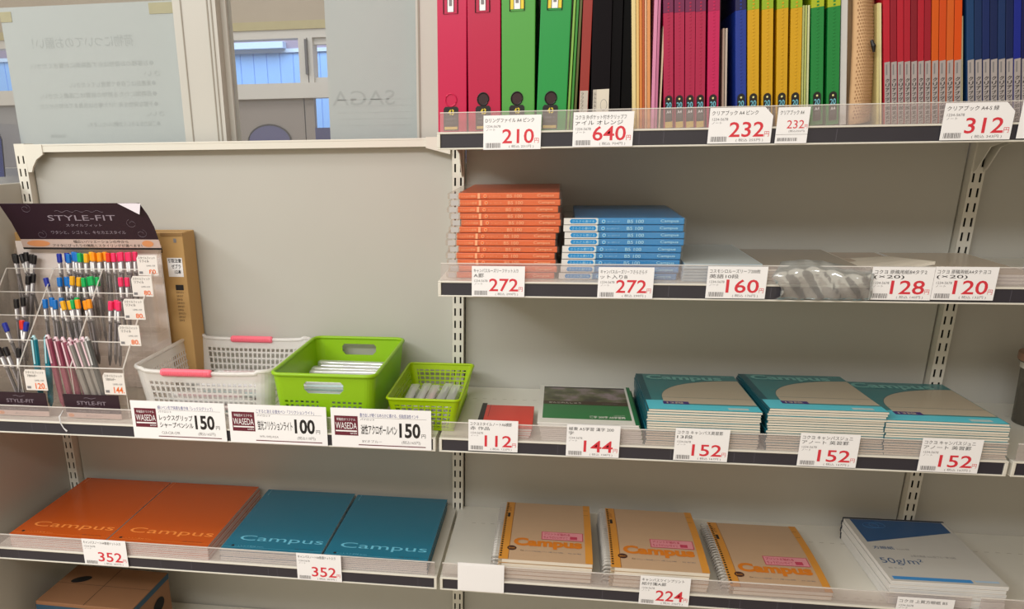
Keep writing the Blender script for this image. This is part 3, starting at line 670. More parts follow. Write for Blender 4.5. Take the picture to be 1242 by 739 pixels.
# beige twin-ring notebooks
bei = mat('beige_cover', (196, 164, 132), .38, .03, 20, coat=.15); ocr = mat('ochre_band', (214, 146, 56), .38, .03, 20, coat=.1); cam_or = mat('orange_logo', (216, 124, 30), .4)
pnk = mat('pink_label', (228, 150, 160), .4); dpk = mat('pink_print', (196, 62, 92), .4)
def ring_art(b, z):
    w, l = .168, .250
    z += .0003; b.rect(.0, .017, 0, l, ocr, z, seg=8); b.rect(w-.013, w, 0, l, ocr, z, seg=8); b.rect(.0172, .0178, 0, l, mat('brown_line', (150, 90, 40), .5), z+.00005, seg=8)
    b.text('Campus', .024, .042, .150, .080, cam_or, z+.0001, plane='xy', bold=.05)
    b.disc(.022, .040, .0085, mat('dark_badge', (70, 36, 30), .5), z+.0002, plane='xy', n=20); b.text('6mm', .0165, .037, .0275, .043, ocr, z+.0003, plane='xy')
    b.rect(.075, .152, .078, .110, dpk, z+.0001); b.rect(.0764, .1506, .0796, .1084, pnk, z+.0002)
    b.text('プリントが貼れる', .079, .096, .128, .105, dpk, z+.0003, plane='xy', bold=.02); b.text('ちょうどいいサイズ', .079, .083, .124, .092, dpk, z+.0003, plane='xy', bold=.02); b.rect(.128, .141, .083, .094, dpk, z+.0003)
    b.text('Co', .038, .031, .044, .035, blk_m, z+.0001, plane='xy'); b.text('プリント貼付用ノート A罫 7mm 50枚', .046, .030, .115, .034, gry_m, z+.0001, plane='xy'); b.text('日本製', .125, .030, .148, .033, gry_m, z+.0001, plane='xy')
    b.text('No.', .0055, .20, .012, .232, mat('brown_line', (150, 90, 40)), z+.0001, plane='xy'); b.rect(.006, .011, .170, .190, blk_m, z+.0001)
    for yy in (.196, .222): b.rect(w-.013, w-.004, yy, yy+.001, blk_m, z+.0001)
wire = mat('white_wire', (196, 192, 186), .3, metal=.3)
def ring_notebook(t):
    root = empty('spiral_notebook'); w, l = .168, .250
    b = MB(); b.box(.0065, w-.001, 0, l, .0006, t-.0008, cream_m, seg=8)
    for k in range(3): b.rectf(.004, w-.002, t*(.25+k*.2), t*(.29+k*.2), mat('page_line', (200, 180, 160), .7), .0006)
    b.build('pages', root)
    b = MB(); b.box(0, w, 0, l, t-.0006, t-.0001, bei, seg=8).box(0, w, 0, l, 0, .0006, mat('backboard', (196, 180, 150), .7), seg=8); ring_art(b, t)
    for k in range(29):
        yy = .010+k*(l-.020)/28; b.rect(.0016, .0052, yy-.0014, yy+.0028, slot_m, t+.0009)
    b.build('cover', root)
    b = MB(); n = 25
    for k in range(n):
        y = .010+k*(l-.020)/(n-1)
        for d in (0, .0022):
            b.tube([(-.0050+.0085*math.cos(a), y+d, t*.5+.0050*math.sin(a)) for a in [PI*.12+j*PI*1.76/8 for j in range(9)]], .00062, wire, 4, cap=False)
    b.rect(.0012, .0034, .006, l-.006, slot_m, t-.00002) if 0 else None
    b.build('wire_binding', root)
    for ch in root.children:
        for v in ch.data.vertices:
            X, Y, Z = v.co; q = min(.9999, max(0, Y/l))*8; k = int(q); v.co.z = Z+.0050*((1-(q-k))*math.sin(PI*k/8)+(q-k)*math.sin(PI*(k+1)/8))
    return root
p = ring_notebook(.0072); q = dup(p, (0, 0, 0)); s3 = dup(p, (0, 0, 0))
place_stack(p, 5, .107, -.290, Z4+.0018, .0078, wedge=0, jit=.0006, dx=.0003, top='beige wire-bound notebook topmost of the left pile', low='beige wire-bound notebook below the top in the left pile', group='left pile of wire-bound notebooks', cat='notebook', seed=7)
place_stack(q, 5, .306, -.294, Z4+.0018, .0076, wedge=0, jit=.0006, top='beige wire-bound notebook topmost of the middle pile', low='beige wire-bound notebook below the top in the middle pile', group='middle pile of wire-bound notebooks', seed=8, dx=.0005)
place_stack(s3, 2, .511, -.2935, Z4+.0018, .0078, wedge=-.004, jit=.0006, rz=.006, top='beige wire-bound notebook on the right, upper of the low pile', low='beige wire-bound notebook lowest on the right, under its twin', group='right pile of wire-bound notebooks', seed=9)

# blue graph paper pads
def pad_art(b, z):
    dbl = mat('deep_blue_print', (24, 78, 128), .35, .05, 10); w, l = .181, .250
    b.add([(.010, l-.006, z), (.010, l-.105, z), (w-.006, l-.050, z), (w-.006, l-.006, z)], [(0, 1, 2, 3)], dbl)
    b.tube([(.040+.014*math.cos(a/16*2*PI), l-.032+.012*math.sin(a/16*2*PI), z+.0001) for a in range(17)], .0004, mat('blue_ring', (70, 120, 170), .4), 3)
    b.tube([(.052+.014*math.cos(a/16*2*PI), l-.030+.012*math.sin(a/16*2*PI), z+.0001) for a in range(17)], .0004, mat('blue_ring', (70, 120, 170), .4), 3)
    b.text('方眼紙', .012, .118, .048, .130, dbl, z, plane='xy', bold=.01); b.text('1mm目', .052, .118, .072, .124, gry_m, z, plane='xy')
    b.text('上質方眼紙 1mm目ブルー刷 50枚', .065, .092, .140, .100, gry_m, z, plane='xy'); b.text('50g/m²', .008, .058, .078, .084, dbl, z, plane='xy')
    b.text('B5 ホ-15', .012, .044, .034, .050, gry_m, z, plane='xy')
    sb = mat('mid_blue_print', (60, 140, 206), .35); b.rect(.006, .130, .006, .017, sb, z); b.rect(.135, .172, .010, .016, mat('pale_blue_print', (170, 196, 220), .5), z)
def pad():
    root = empty('graph_pad'); w, l, t = .181, .250, .0075
    b = MB(); b.box(0, w, 0, l, .0004, t-.0004, page_m, seg=4)
    for k in range(2): b.rectf(.001, w-.001, t*(.3+k*.3), t*(.33+k*.3), mat('edge_blue', (150, 180, 206), .6), -.0001)
    b.build('sheets', root)
    b = MB(); b.box(0, w, 0, l, t-.0004, t-.0001, mat('pad_cover', (196, 194, 188), .35, .02), seg=2); pad_art(b, t); b.build('cover', root)
    b = MB(); b.box(-.0004, w+.0004, l-.005, l+.0006, 0, t+.0003, mat('dark_navy_tape', (26, 30, 48), .5)); b.build('binding_tape', root)
    return root
p = pad()
place_stack(p, 6, .770, -.288, Z4, .0076, wedge=0, jit=.0018, rz=.012, dx=-.0006, top='white graph paper pad with a dark blue slanted block, topmost', low='white graph paper pad stacked under the top one', group='graph paper pads', cat='paper pad', seed=12)

# teal school notebooks
tea = mat('teal_cover', (22, 128, 136), .30, .04, 12, coat=.3); cyn = mat('cyan_band', (84, 214, 236), .3, .03, coat=.3); tsp = mat('teal_spine', (12, 86, 100), .35, .05)
taup = mat('taupe_oval', (196, 182, 160), .35, .02, 10, coat=.25); pur = mat('purple_patch', (64, 40, 120), .4); tet = mat('teal_logo', (128, 192, 188), .35)
def teal_art(b, z):
    w, l = .179, .250; n = 24; y0 = .034; pts = []
    for i in range(n+1):
        a = PI/2*i/n; pts.append((.030+(w-.031)*(1-math.cos(a)), .066+.142*math.sin(a)**.85))
    vs_ = [(x, y, z) for x, y in pts]+[(x, y0, z) for x, y in pts]
    b.add(vs_, [(i+n+1, i+n+2, i+1, i) for i in range(n)], taup)
    for i in range(n):
        (xa, ya), (xb, yb) = pts[i], pts[i+1]; b.quad((xa, ya, z+.0001), (xb, yb, z+.0001), (xb, yb+.0016, z+.0001), (xa-.0008, ya+.0012, z+.0001), tsp)
    b.rect(.030, w-.001, .078, .0792, tsp, z+.0001); b.rect(.030, w-.001, .130, .1305, mat('taupe_line', (176, 160, 136), .5), z+.0001)
    b.rect(.001, w-.001, .001, .034, cyn, z); b.rect(.001, .030, .034, .058, cyn, z)
    b.rect(.030, w-.001, .034, .040, tea, z+.0001)
    b.rect(.028, .070, .034, .052, pur, z+.0002); b.text('13段', .034, .037, .062, .049, taup, z+.0003, plane='xy', bold=.02)
    b.rect(.128, .160, .008, .020, mat('pale_patch', (190, 214, 214), .4), z+.0002)
    b.text('Campus', .016, .196, .152, .240, tet, z+.0004, plane='xy', bold=.03)
    b.text('B5', .155, .236, .170, .241, tet, z, plane='xy')
def tnb(): return notebook('school_notebook', .179, .250, .0035, teal_art, tsp, tea, cream_m, back=mat('pale_back_cover', (206, 214, 208), .5))
Z3 = TOP[3]+.0004
p = tnb(); q = dup(p, (0, 0, 0)); s3 = dup(p, (0, 0, 0))
place_stack(p, 15, .348, -.293, Z3, .0042, wedge=.0006, jit=.0014, top='teal English practice notebook topmost of the left pile', low='teal English practice notebook within the left pile', group='left pile of teal notebooks', seed=21, rz=-.004)
place_stack(q, 17, .537, -.294, Z3, .0042, wedge=.0007, jit=.0014, dx=-.0001, top='teal notebook topmost of the tallest, middle pile', low='teal English practice notebook within the middle pile', group='middle pile of teal notebooks', seed=22)
place_stack(s3, 14, .716, -.295, Z3, .0042, wedge=.0006, jit=.0016, dx=-.0004, top='teal notebook topmost of the right pile under the upright', low='teal English practice notebook within the right pile', group='right pile of teal notebooks', seed=23, rz=-.006)

# green notebooks with a photo cover (drawn as a plain landscape)
grn = mat('green_cover', (30, 122, 66), .3, .04, 10, coat=.2); gdk = mat('green_spine', (16, 112, 66), .4)
def photo_mat():
    m = bpy.data.materials.new('meadow_photo'); m.use_nodes = True; nt = m.node_tree; n = nt.nodes; L = nt.links; b = n['Principled BSDF']; b.inputs['Roughness'].default_value = .3
    tc = n.new('ShaderNodeTexCoord'); no = n.new('ShaderNodeTexNoise'); no.inputs['Scale'].default_value = 26; no.inputs['Detail'].default_value = 5; L.new(tc.outputs['Object'], no.inputs['Vector'])
    cr = n.new('ShaderNodeValToRGB'); e = cr.color_ramp.elements; e[0].position = .36; e[0].color = (*lin((58, 56, 48)), 1); e[1].position = .66; e[1].color = (*lin((150, 132, 140)), 1)
    x = cr.color_ramp.elements.new(.5); x.color = (*lin((92, 96, 66)), 1); L.new(no.outputs['Fac'], cr.inputs[0]); L.new(cr.outputs[0], b.inputs['Base Color']); return m
phm = photo_mat()
def g_art(b, z):
    w, l = .168, .235; wh = mat('cover_white', (222, 220, 212), .3)
    b.rect(.0, w, 0, l, wh, z-.00004); b.rect(.008, w-.010, .024, .226, grn, z)
    b.rect(.008, w-.010, .130, .226, phm, z+.0001); b.rect(.008, w-.010, .108, .130, mat('brown_strip', (70, 58, 46), .4), z+.0001)
    b.rect(.008, w-.010, .218, .226, mat('hill_shade', (74, 72, 70), .5), z+.0002)
    b.text('かんじれんしゅう', .018, .114, .075, .123, wh, z+.0003, plane='xy'); b.text('200字', .112, .114, .14, .120, gry_m, z+.0003, plane='xy')
    b.text('漢字 200字 A5学習帳', .088, .030, .148, .044, wh, z+.0003, plane='xy', bold=.02); b.text('NOTE BOOK', .13, .048, .148, .051, wh, z+.0003, plane='xy')
p = notebook('kanji_notebook', .168, .235,   .0031, g_art, None, mat('cover_white', (222, 220, 212)), page_m, back=mat('cover_white', (222, 220, 212)))
b = MB(); b.box(.168, .1686, 0, .235, 0, .0031, gdk).rect(.162, .168, 0, .235, gdk, .00325); b.build('spine_tape', p)
place_stack(p, 9, .178, -.290, Z3, .0036, wedge=.0004, jit=.0012, dx=-.0010, top='green notebook with a dark meadow photo, topmost', low='green-spined notebook under the meadow photo one', group='green photo notebooks', seed=31)
# small red memo books
rdc = mat('red_cover', (214, 62, 50), .35, .03)
def r_art(b, z):
    b.rect(0, .009, 0, .140, mat('black_spine', (24, 18, 20), .4), z); b.rect(.0155, .0163, .06, .13, mat('dark_red', (120, 30, 30), .4), z); b.text('MEMO BOOK A6', .02, .004, .09, .007, mat('dark_red', (120, 30, 30)), z, plane='xy')
p = notebook('memo_book', .096, .130, .0040, r_art, None, rdc, page_m)
place_stack(p, 4, .0610, -.285, Z3, .0040, jit=.0012, dx=.0012, top='small red memo book with a black spine, topmost', low='small red memo book under the topmost one', group='small red memo books', seed=41)

# ------------------------------------------------------------------ baskets
def basket(name, x0, x1, y0, y1, zb, zt, inset, r, mt, holes, label, rimr=.0035, step=.0032, floor_z=.003, dip=0, rb=0):
    root = empty(name, (0, 0, 0)); w = x1-x0; l = y1-y0; per = []
    cs = [(x1-r, y0+r, -PI/2), (x1-r, y1-r, 0), (x0+r, y1-r, PI/2), (x0+r, y0+r, PI)]
    pts = []; side = []
    def seg(a, b, sd):
        n = max(2, int(round((Vector(b)-Vector(a)).length/step)))
        for i in range(n): pts.append((a[0]+(b[0]-a[0])*i/n, a[1]+(b[1]-a[1])*i/n)); side.append(sd)
    def arc(c, a0):
        for i in range(6):
            a = a0+PI/2*i/6; pts.append((c[0]+r*math.cos(a), c[1]+r*math.sin(a))); side.append(-1)
    seg((x0+r, y0), (x1-r, y0), 0); arc(cs[0], cs[0][2]); seg((x1, y0+r), (x1, y1-r), 1); arc(cs[1], cs[1][2]); seg((x1-r, y1), (x0+r, y1), 2); arc(cs[2], cs[2][2]); seg((x0, y1-r), (x0, y0+r), 3); arc(cs[3], cs[3][2])
    h = zt-zb; nv = int(round(h/step)); cx, cy = (x0+x1)/2, (y0+y1)/2; N = len(pts)
    def P(i, j):
        t = j/nv; k = 1-inset*(1-t)*2/min(w, l) if 0 else None
        sx = 1-2*inset*(1-t)/w; sy = 1-2*inset*(1-t)/l; x, y = pts[i % N]
        zz = zb+h*t
        if dip: zz = zb+(h-dip*max(0, 1-abs((x-cx)/(w/2))**4)*(1 if side[i % N] in (0, 2) else 0))*t
        return (cx+(x-cx)*sx, cy+(y-cy)*sy, zz)
    vs_ = [P(i, j) for j in range(nv+1) for i in range(N)]; fs = []
    for j in range(nv):
        for i in range(N):
            a = Vector(pts[i]); sd = side[i]
            if sd >= 0 and sd == side[(i+1) % N]:
                u = (a.x-cx) if sd in (0, 2) else (a.y-cy)
                if holes(sd, u, (j+.5)/nv*h, w, l, h, i, j): continue
            fs.append((j*N+i, j*N+(i+1) % N, (j+1)*N+(i+1) % N, (j+1)*N+i))
    b = MB(); b.add(vs_, fs, mt); o = b.build('wall', root); s = o.modifiers.new('s', 'SOLIDIFY'); s.thickness = .0014; s.offset = -1
    b = MB(); rim = [P(i, nv) for i in range(N)]; rim.append(rim[0]); b.tube(rim, rimr, mt, 8, cap=False); b.build('rim', root, smooth=True)
    b = MB(); bx0, bx1, by0, by1 = x0+inset, x1-inset, y0+inset, y1-inset; g = .010; nx = int((bx1-bx0)/g); ny = int((by1-by0)/g)
    for i in range(nx+1): x = bx0+(bx1-bx0)*i/nx; b.box(x-.0012, x+.0012, by0, by1, zb, zb+.002, mt)
    for i in range(ny+1): y = by0+(by1-by0)*i/ny; b.box(bx0, bx1, y-.0012, y+.0012, zb+.0002, zb+.0018, mt)
    b.build('base_grid', root)
    tag(root, label, 'basket', 'plastic baskets on the left shelf')
    return root
def h_green(sd, u, v, w, l, h, i, j):
    if sd in (0, 2):
        c = .037; hh = .0112
        vv = v-(h-.0225)
        if abs(vv) < hh and (abs(u) < c-hh or math.hypot(abs(u)-(c-hh), vv) < hh): return True
        if h*.10 < v < h*.52 and abs(u) < w*.42 and abs(u) > .012: return (j % 5 < 3) and (i % 5 < 3)
        return False
    return False
gbm = mat('lime_plastic', (166, 214, 30), .35, .02, 10, coat=.1)
def soft(m, c, k=.3):
    """a share of the light passes through thin plastic"""
    n = m.node_tree.nodes; L = m.node_tree.links; b = n['Principled BSDF']; t = n.new('ShaderNodeBsdfTranslucent'); t.inputs[0].default_value = (*lin(c), 1)
    x = n.new('ShaderNodeMixShader'); x.inputs[0].default_value = k; L.new(b.outputs[0], x.inputs[1]); L.new(t.outputs[0], x.inputs[2]); L.new(x.outputs[0], n['Material Output'].inputs[0])
soft(gbm, (180, 226, 40), .3)
basket('plastic_basket', -.296, -.109, -.292, -.003, Z3, -.3060, .010, .018, gbm, h_green, 'large lime green basket with an oval handle hole', rimr=.0036, step=.0020)
def h_small(sd, u, v, w, l, h, i, j):
    L_ = w if sd in (0, 2) else l
    return .005 < v < h*.80 and abs(u) < L_*.42 and (j % 3 != 0) and (i % 4 != 0)
gsm = mat('yellow_green_plastic', (192, 222, 16), .32, .02, 10); soft(gsm, (200, 232, 30), .35)
basket('plastic_basket', -.0935, .0355, -.276, -.030, Z3, -.3490, .012, .010, gsm, h_small, 'small yellow-green basket at the right of the left bay', rimr=.0026, step=.0028)
wbm = clear('milky_plastic', (252, 252, 250), .46, (250, 248, 246), .05, .2)
def h_white(sd, u, v, w, l, h, i, j):
    L_ = w if sd in (0, 2) else l
    return .008 < v < h*.80 and abs(u) < L_*.44 and (j % 4 != 0) and (i % 3 != 0)
wb = basket('plastic_basket', -.570, -.303, -.268, .004, Z3, -.3095, .012, .026, wbm, h_white, 'translucent white basket with pink handles', rimr=.0042, step=.0034, dip=.006)
phm_ = mat('pink_handle', (244, 112, 132), .35)
for y, x0, x1, z in ((-.268, -.512, -.415, -.3155), (.004, -.483, -.392, -.3155)):
    b = MB(); b.tube([(x0, y, z), (x0+.003, y, z), (x1-.003, y, z), (x1, y, z)], [.0055, .0072, .0072, .0055], phm_, 12)
    for k in range(24): b.box(x0+.005+k*(x1-x0-.01)/24, x0+.0065+k*(x1-x0-.01)/24, y-.0078, y+.0078, z-.003, z+.003, phm_)
    h_ = b.build('handle', wb, smooth=False); h_['label'] = 'pink tubular handle'

# packaged pens lying in the baskets
def wrapped_pen(rgb):
    root = empty('wrapped_pen'); b = MB(); b.tube([(0, 0, .005), (.004, 0, .005), (.118, 0, .005), (.132, 0, .005), (.138, 0, .005)], [.002, .0042, .0042, .0036, .0012], mat('penb_%d_%d_%d' % rgb, rgb, .3), 8); b.build('barrel', root)
    b = MB(); b.box(.09, .125, -.0010, .0010, .0088, .0105, white_m).tube([(.0, 0, .005), (.012, 0, .005)], .0046, white_m, 8); b.build('clip', root)
    b = MB(); b.box(-.006, .144, -.0085, .0085, .0, .0108, clear('sleeve_film', (252, 252, 252), .30, (252, 252, 250), .12, .12)); b.build('sleeve', root, bevel=.002); return root
wp = [wrapped_pen((224, 224, 226)), wrapped_pen((236, 170, 184)), wrapped_pen((150, 206, 214)), wrapped_pen((70, 70, 74))]
rr = random.Random(77); first = set()
def fill(x0, x1, y0, y1, z0, layers, per, sets, lab, grp, yaw0=0.0, spread=.12, skipx=0):
    for a in range(layers):
        for k in range(per):
            src = wp[rr.choice(sets)]; idx = id(src)
            y = y0+(y1-y0)*(k+.5)/per; x = rr.uniform(x0, x1); loc = (x, y, z0+a*.0115); rot = (0, rr.uniform(-.01, .01), yaw0+rr.uniform(-spread, spread)*(.3))
            if idx in first: o = dup(src, loc, rot)
            else: o = src; first.add(idx); o.location = loc; o.rotation_euler = rot
            tag(o, lab, 'pen', grp)
fill(-.545, -.478, -.245, -.03, Z3+.003, 3, 9, (0, 1, 2, 0, 3), 'sleeved pen lying in the translucent white basket', 'sleeved pens in the white basket')
fill(-.280, -.265, -.262, -.02, Z3+.003, 5, 10, (0, 0, 0, 2, 3), 'sleeved marker lying in the large lime basket', 'sleeved pens in the lime basket')
def fill2(x0, x1, y0, z0, layers, per, lab, grp):
    for a in range(layers):
        for k in range(per):
            src = wp[rr.choice((0, 0, 2, 3, 1))]; loc = (x0+(x1-x0)*(k+.5)/per, y0+rr.uniform(-.008, .008), z0+a*.0115)
            o = dup(src, loc, (0, 0, PI/2+rr.uniform(-.03, .03))); tag(o, lab, 'pen', grp)
fill2(-.076, .018, -.240, Z3+.003, 3, 5, 'sleeved pen lying in the small yellow-green basket', 'sleeved pens in the small basket')

# ------------------------------------------------------------------ pen rack (clear acrylic, five tiers)
TIER = [(-.11, -.154), (-.15, -.194), (-.19, -.232), (-.23, -.271), (-.27, -.311)]
X0, XM1, XM2, X3 = -.898, -.795, -.690, -.585
root = empty('pen_rack', (0, 0, 0))
b = MB(); 
for (y, z) in TIER: b.box(X0, X3, y-.001, y+.001, max(z-.125, Z3), z, acryl_m)
for i, (y, z) in enumerate(TIER): b.box(X0, X3, y+.001, y+.038, max(z-.125, Z3)+.0002, max(z-.125, Z3)+.002, acryl_m)
b.build('tier_walls', root)
b = MB()
for (y, z) in TIER: b.box(X0, X3, y-.0013, y+.0013, z-.0006, z+.0010, edge_m)
b.build('tier_edges', root)
for x in (X0, XM1, XM2, X3):
    prof = [(-.068, Z3+.0006), (-.27, Z3+.0006), (-.27, -.311), (-.11, -.154), (-.068, -.118 if x in (X0, X3) else -.150)]
    b = MB(); b.prism(prof, 'x', x-.001, x+.001, acryl_m); b.tube([(x, -.27, -.311), (x, -.11, -.154)], .0013, edge_m, 5); b.tube([(x, -.27, Z3+.002), (x, -.27, -.311)], .0010, edge_m, 4)
    if x in (X3,): b.tube([(x, -.068, Z3+.002), (x, -.068, -.118)], .0011, edge_m, 4)
    b.build('side_divider', root)
b = MB(); b.box(X0, X3, -.068, -.066, Z3+.0006, -.105, mat('rack_back_card', (244, 232, 226), .6, .05)); b.build('back_board', root)
b = MB(); b.box(X0, X3, -.27, -.068, Z3-.0002, Z3+.0006, acryl_m); b.build('base', root)
hb = mat('header_aubergine', (42, 20, 34), .35, .06, 30); pale = mat('header_band', (206, 182, 172), .45, .05, 30); org = mat('header_orange', (222, 150, 100), .5)
lav = mat('header_grey_print', (150, 138, 150), .4); 
b = MB(); w = .302; hh = .092
pts = [(0, .020), (w, .020), (w-.004, .045), (w-.016, .070), (w-.034, hh), (-.006+.0, hh), (.006, .05)]
pts = [(.008, .020), (w, .020), (w-.003, .045), (w-.010, .068), (w-.022, .092), (-.014, .092), (.000, .055)]
b.prism(pts, 'y', 0, .0012, hb); b.prism([(.008, .003), (w+.002, .003), (w, .020), (.008, .020)], 'y', 0, .0012, pale); b.prism([(.008, -.001), (w+.003, -.001), (w+.002, .003), (.008, .003)], 'y', 0, .0012, blk_m)
y = -.0004
b.text('STYLE-FIT', .082, .058, .224, .069, lav, y, bold=.0); b.text('スタイルフィット', .116, .046, .192, .0515, lav, y); b.text('ワタシと、シゴトと、キセカエスタイル', .080, .031, .238, .038, lav, y)
b.tube([(.10+.003*k, y, .0765+.0018*math.sin(k*.9)) for k in range(35)], .0002, lav, 3)
for cx, cz, sg in ((.040, .082, 1), (.058, .030, 1), (.255, .052, -1), (.270, .032, 1)):
    b.tube([(cx+sg*.004*math.cos(k*.5)*(1+k*.13), y, cz+.003*math.sin(k*.5)*(1+k*.13)) for k in range(16)], .0002, lav, 3)
b.text('幅広いバリエーションの中から', .122, .0125, .238, .0185, blk_m, y); b.text('アナタにぴったりの機能とスタイリングが選べます！', .075, .0045, .265, .0105, blk_m, y)
b.disc(.045, .0115, .025, org, y, r2=.0065); b.disc(.278, .0115, .012, org, y, r2=.0065)
o = b.build('header_sign', root, loc=(-.8760, -.088, -.1180), rot=(.25, 0, 0)); o['label'] = 'dark header sign with silver lettering'
b = MB(); b.add([(w-.066, -.001, .0922), (w-.018, -.003, .0922), (w-.020, -.012, .074)], [(0, 1, 2)], mat('curl_white', (214, 206, 214), .4)); b.add([(w-.066, -.0012, .0924), (w-.018, -.0032, .0924), (w-.030, -.003, .0935)], [(0, 1, 2)], mat('curl_white', (214, 206, 214)))
b.build('peeling_corner', o)
tag(root, 'clear acrylic pen rack with a dark header sign', 'pen rack')
# small label cards in front of the rack
def mini(x0, x1):
    b = MB(); w = x1-x0; b.prism([(0, 0), (w, 0), (w, .010), (0, .010)], 'y', 0, .001, pale); b.prism([(0, .010), (w, .010), (w-.001, .046), (-.003, .046)], 'y', 0, .001, hb); y = -.0003
    b.text('STYLE-FIT', w*.22, .026, w*.75, .033, lav, y); b.text('スタイルフィット', w*.33, .019, w*.64, .0225, lav, y); b.text('ワタシと、シゴトと、キセカエ', w*.2, .012, w*.8, .015, lav, y); b.text('選べるスタイル', w*.35, .003, w*.65, .0065, gry_m, y)
    b.tube([(w*.36+.003*k, y, .039+.001*math.sin(k)) for k in range(9)], .0003, lav, 3); b.disc(.009, .005, .006, org, y, r2=.0035)
    return b
tag(mini(0, .107).build('name_card', loc=(-.8500, -.2790, Z3-.002+.004)), 'dark name card at the left edge in front of the pen rack', 'card', 'dark name cards')
tag(mini(0, .110).build('name_card', loc=(-.7060, -.2790, Z3+.002)), 'dark name card in front of the click pens', 'card', 'dark name cards')
opr = mat('orange_price', (232, 110, 40), .5)
def mini_tag(x, y, z, w, h, l1, l2, pr, label, big=True):
    b = MB(); b.prism([(0, 0), (w, 0), (w, h), (.004, h), (0, h-.006)], 'y', 0, .0007, mat('mini_card', (232, 226, 220), .5)); yy = -.0003
    b.text(l1, w*.08, h*.80, w*.92, h*.93, blk_m, yy); b.text(l2, w*.14, h*.64, w*.60, h*.77, blk_m, yy, bold=.01); b.text('UMR-109', w*.45, h*.44, w*.88, h*.52, gry_m, yy); b.rectf(w*.06, w*.24, h*.08, h*.20, gry_m, yy)
    b.text(pr, w*(.45 if big else .55), h*.07, w*.88, h*(.36 if big else .30), opr, yy, bold=.02); b.text('.', w*.9, h*.07, w*.94, h*.13, opr, yy)
    tag(b.build('mini_price_tag', loc=(x, y, z)), label, 'price tag', 'small price tags on the pen rack')
mini_tag(-.779, -.2815, -.3540, .044, .040, 'スタイルフィット', '３色ホルダー', '120', 'small tag 120 below the teal click pens')
mini_tag(-.621, -.2815, -.3570, .042, .041, 'スタイルフィット', '５色ホルダー', '144', 'small tag 144 at the lower right of the pen rack')
for (y, x, z), s in zip(((-.1125, -.6144, -.165), (-.1525, -.6097, -.199), (-.1925, -.6110, -.2355), (-.2325, -.6052, -.2765)), ('topmost small tag at the right of the pen rack', 'second small tag down at the right of the pen rack', 'third small tag down at the right of the pen rack', 'lowest of the four small tags beside the pink caps')):
    mini_tag(x, y, z, .042, .039, 'スタイルフィット', 'リフィル', '80', s, False)
# refills and pens in the rack
barm = mat('refill_body', (150, 146, 152), .25, .2, 90); tipm = mat('refill_dark', (60, 56, 62), .35, .1, 90)
def refill(rgb, red=False):
    r = empty('pen_refill'); b = MB(); b.tube([(0, 0, 0), (0, 0, .012), (0, 0, .085)], [.0012, .0034, .0036], tipm, 6); b.tube([(0, 0, .085), (0, 0, .112)], .0040, barm, 6)
    b.box(-.0018, .0018, -.0046, -.0038, .088, .106, white_m).box(-.0010, .0010, -.0042, -.0034, .02, .082, barm); b.build('barrel', r)
    b = MB(); c = mat('cap_%d_%d_%d' % rgb, rgb, .3); b.tube([(0, 0, .108), (0, 0, .110), (0, 0, .124), (0, 0, .1255)], [.0046, .0052, .0052, .0042], c, 8); b.build('cap', r)
    if red: b = MB(); b.tube([(0, 0, .098), (0, 0, .104)], .0034, mat('red_ring', (170, 40, 40), .4), 6); b.build('ring', r)
    return r
PROTO = {}
def put_refill(rgb, x, y, ztop, lean, label, group, ly=.10, red=False):
    k = (rgb, red); loc0 = None
    if k not in PROTO: PROTO[k] = refill(rgb, red); o = PROTO[k]
    else: o = dup(PROTO[k], (0, 0, 0))
    R = Euler((ly*-1, lean, 0)); v = Matrix(R.to_matrix()) @ Vector((0, 0, .125))
    o.rotation_euler = R; o.location = (x-v.x, y-v.y, ztop-v.z); tag(o, label, 'pen', group)
BLK = (26, 24, 28); DBL = (30, 50, 160); BLU = (20, 116, 200); GRN = (10, 176, 90); ORG = (246, 154, 24); YEL = (240, 178, 30); PNK = (240, 50, 104); RED = (226, 50, 40)
rr = random.Random(4)
def row(rgb, xa, xb, n, y, zt, place, lean=0, jit=.002, red=False):
    nm = {BLK: 'black', DBL: 'dark blue', BLU: 'blue', GRN: 'green', ORG: 'orange', YEL: 'yellow', PNK: 'pink', RED: 'red'}[rgb]
    for k in range(n):
        x = xa+(xb-xa)*(k/(n-1) if n > 1 else 0)
        put_refill(rgb, x, y+(k % 2)*.0065-.003, zt+rr.uniform(-jit, jit), lean+rr.uniform(-.03, .03), '%s-capped refill standing in the %s' % (nm, place), '%s-capped refills, %s' % (nm, place), red=red)
T1_, T2_, T3_ = 'back row of the pen rack', 'second row of the pen rack', 'middle row of the pen rack'
row(DBL, -.789, -.776, 2, -.090, -.126, T1_); row(BLU, -.769, -.752, 3, -.090, -.126, T1_); row(GRN, -.745, -.737, 2, -.090, -.126, T1_); row(YEL, -.7305, -.7225, 2, -.090, -.1255, T1_); row(ORG, -.7155, -.6935, 4, -.090, -.1255, T1_); row(RED, -.683, -.678, 1, -.090, -.1255, T1_); row(PNK, -.672, -.630, 6, -.090, -.125, T1_)
row(BLU, -.771, -.748, 3, -.130, -.168, T2_); row(YEL, -.741, -.731, 2, -.133, -.166, T2_, lean=.12); row(GRN, -.720, -.695, 4, -.130, -.167, T2_, lean=-.05); row(PNK, -.642, -.632, 2, -.130, -.167, T2_)
row(BLU, -.783, -.752, 4, -.170, -.203, T3_, red=True); row(YEL, -.745, -.735, 2, -.173, -.205, T3_, lean=-.18); row(GRN, -.728, -.722, 2, -.166, -.203, T3_, lean=-.05); row(ORG, -.714, -.690, 3, -.172, -.204, T3_, lean=-.1); row(PNK, -.646, -.630, 3, -.170, -.205, T3_, lean=.08)
L1 = 'left column of the pen rack'
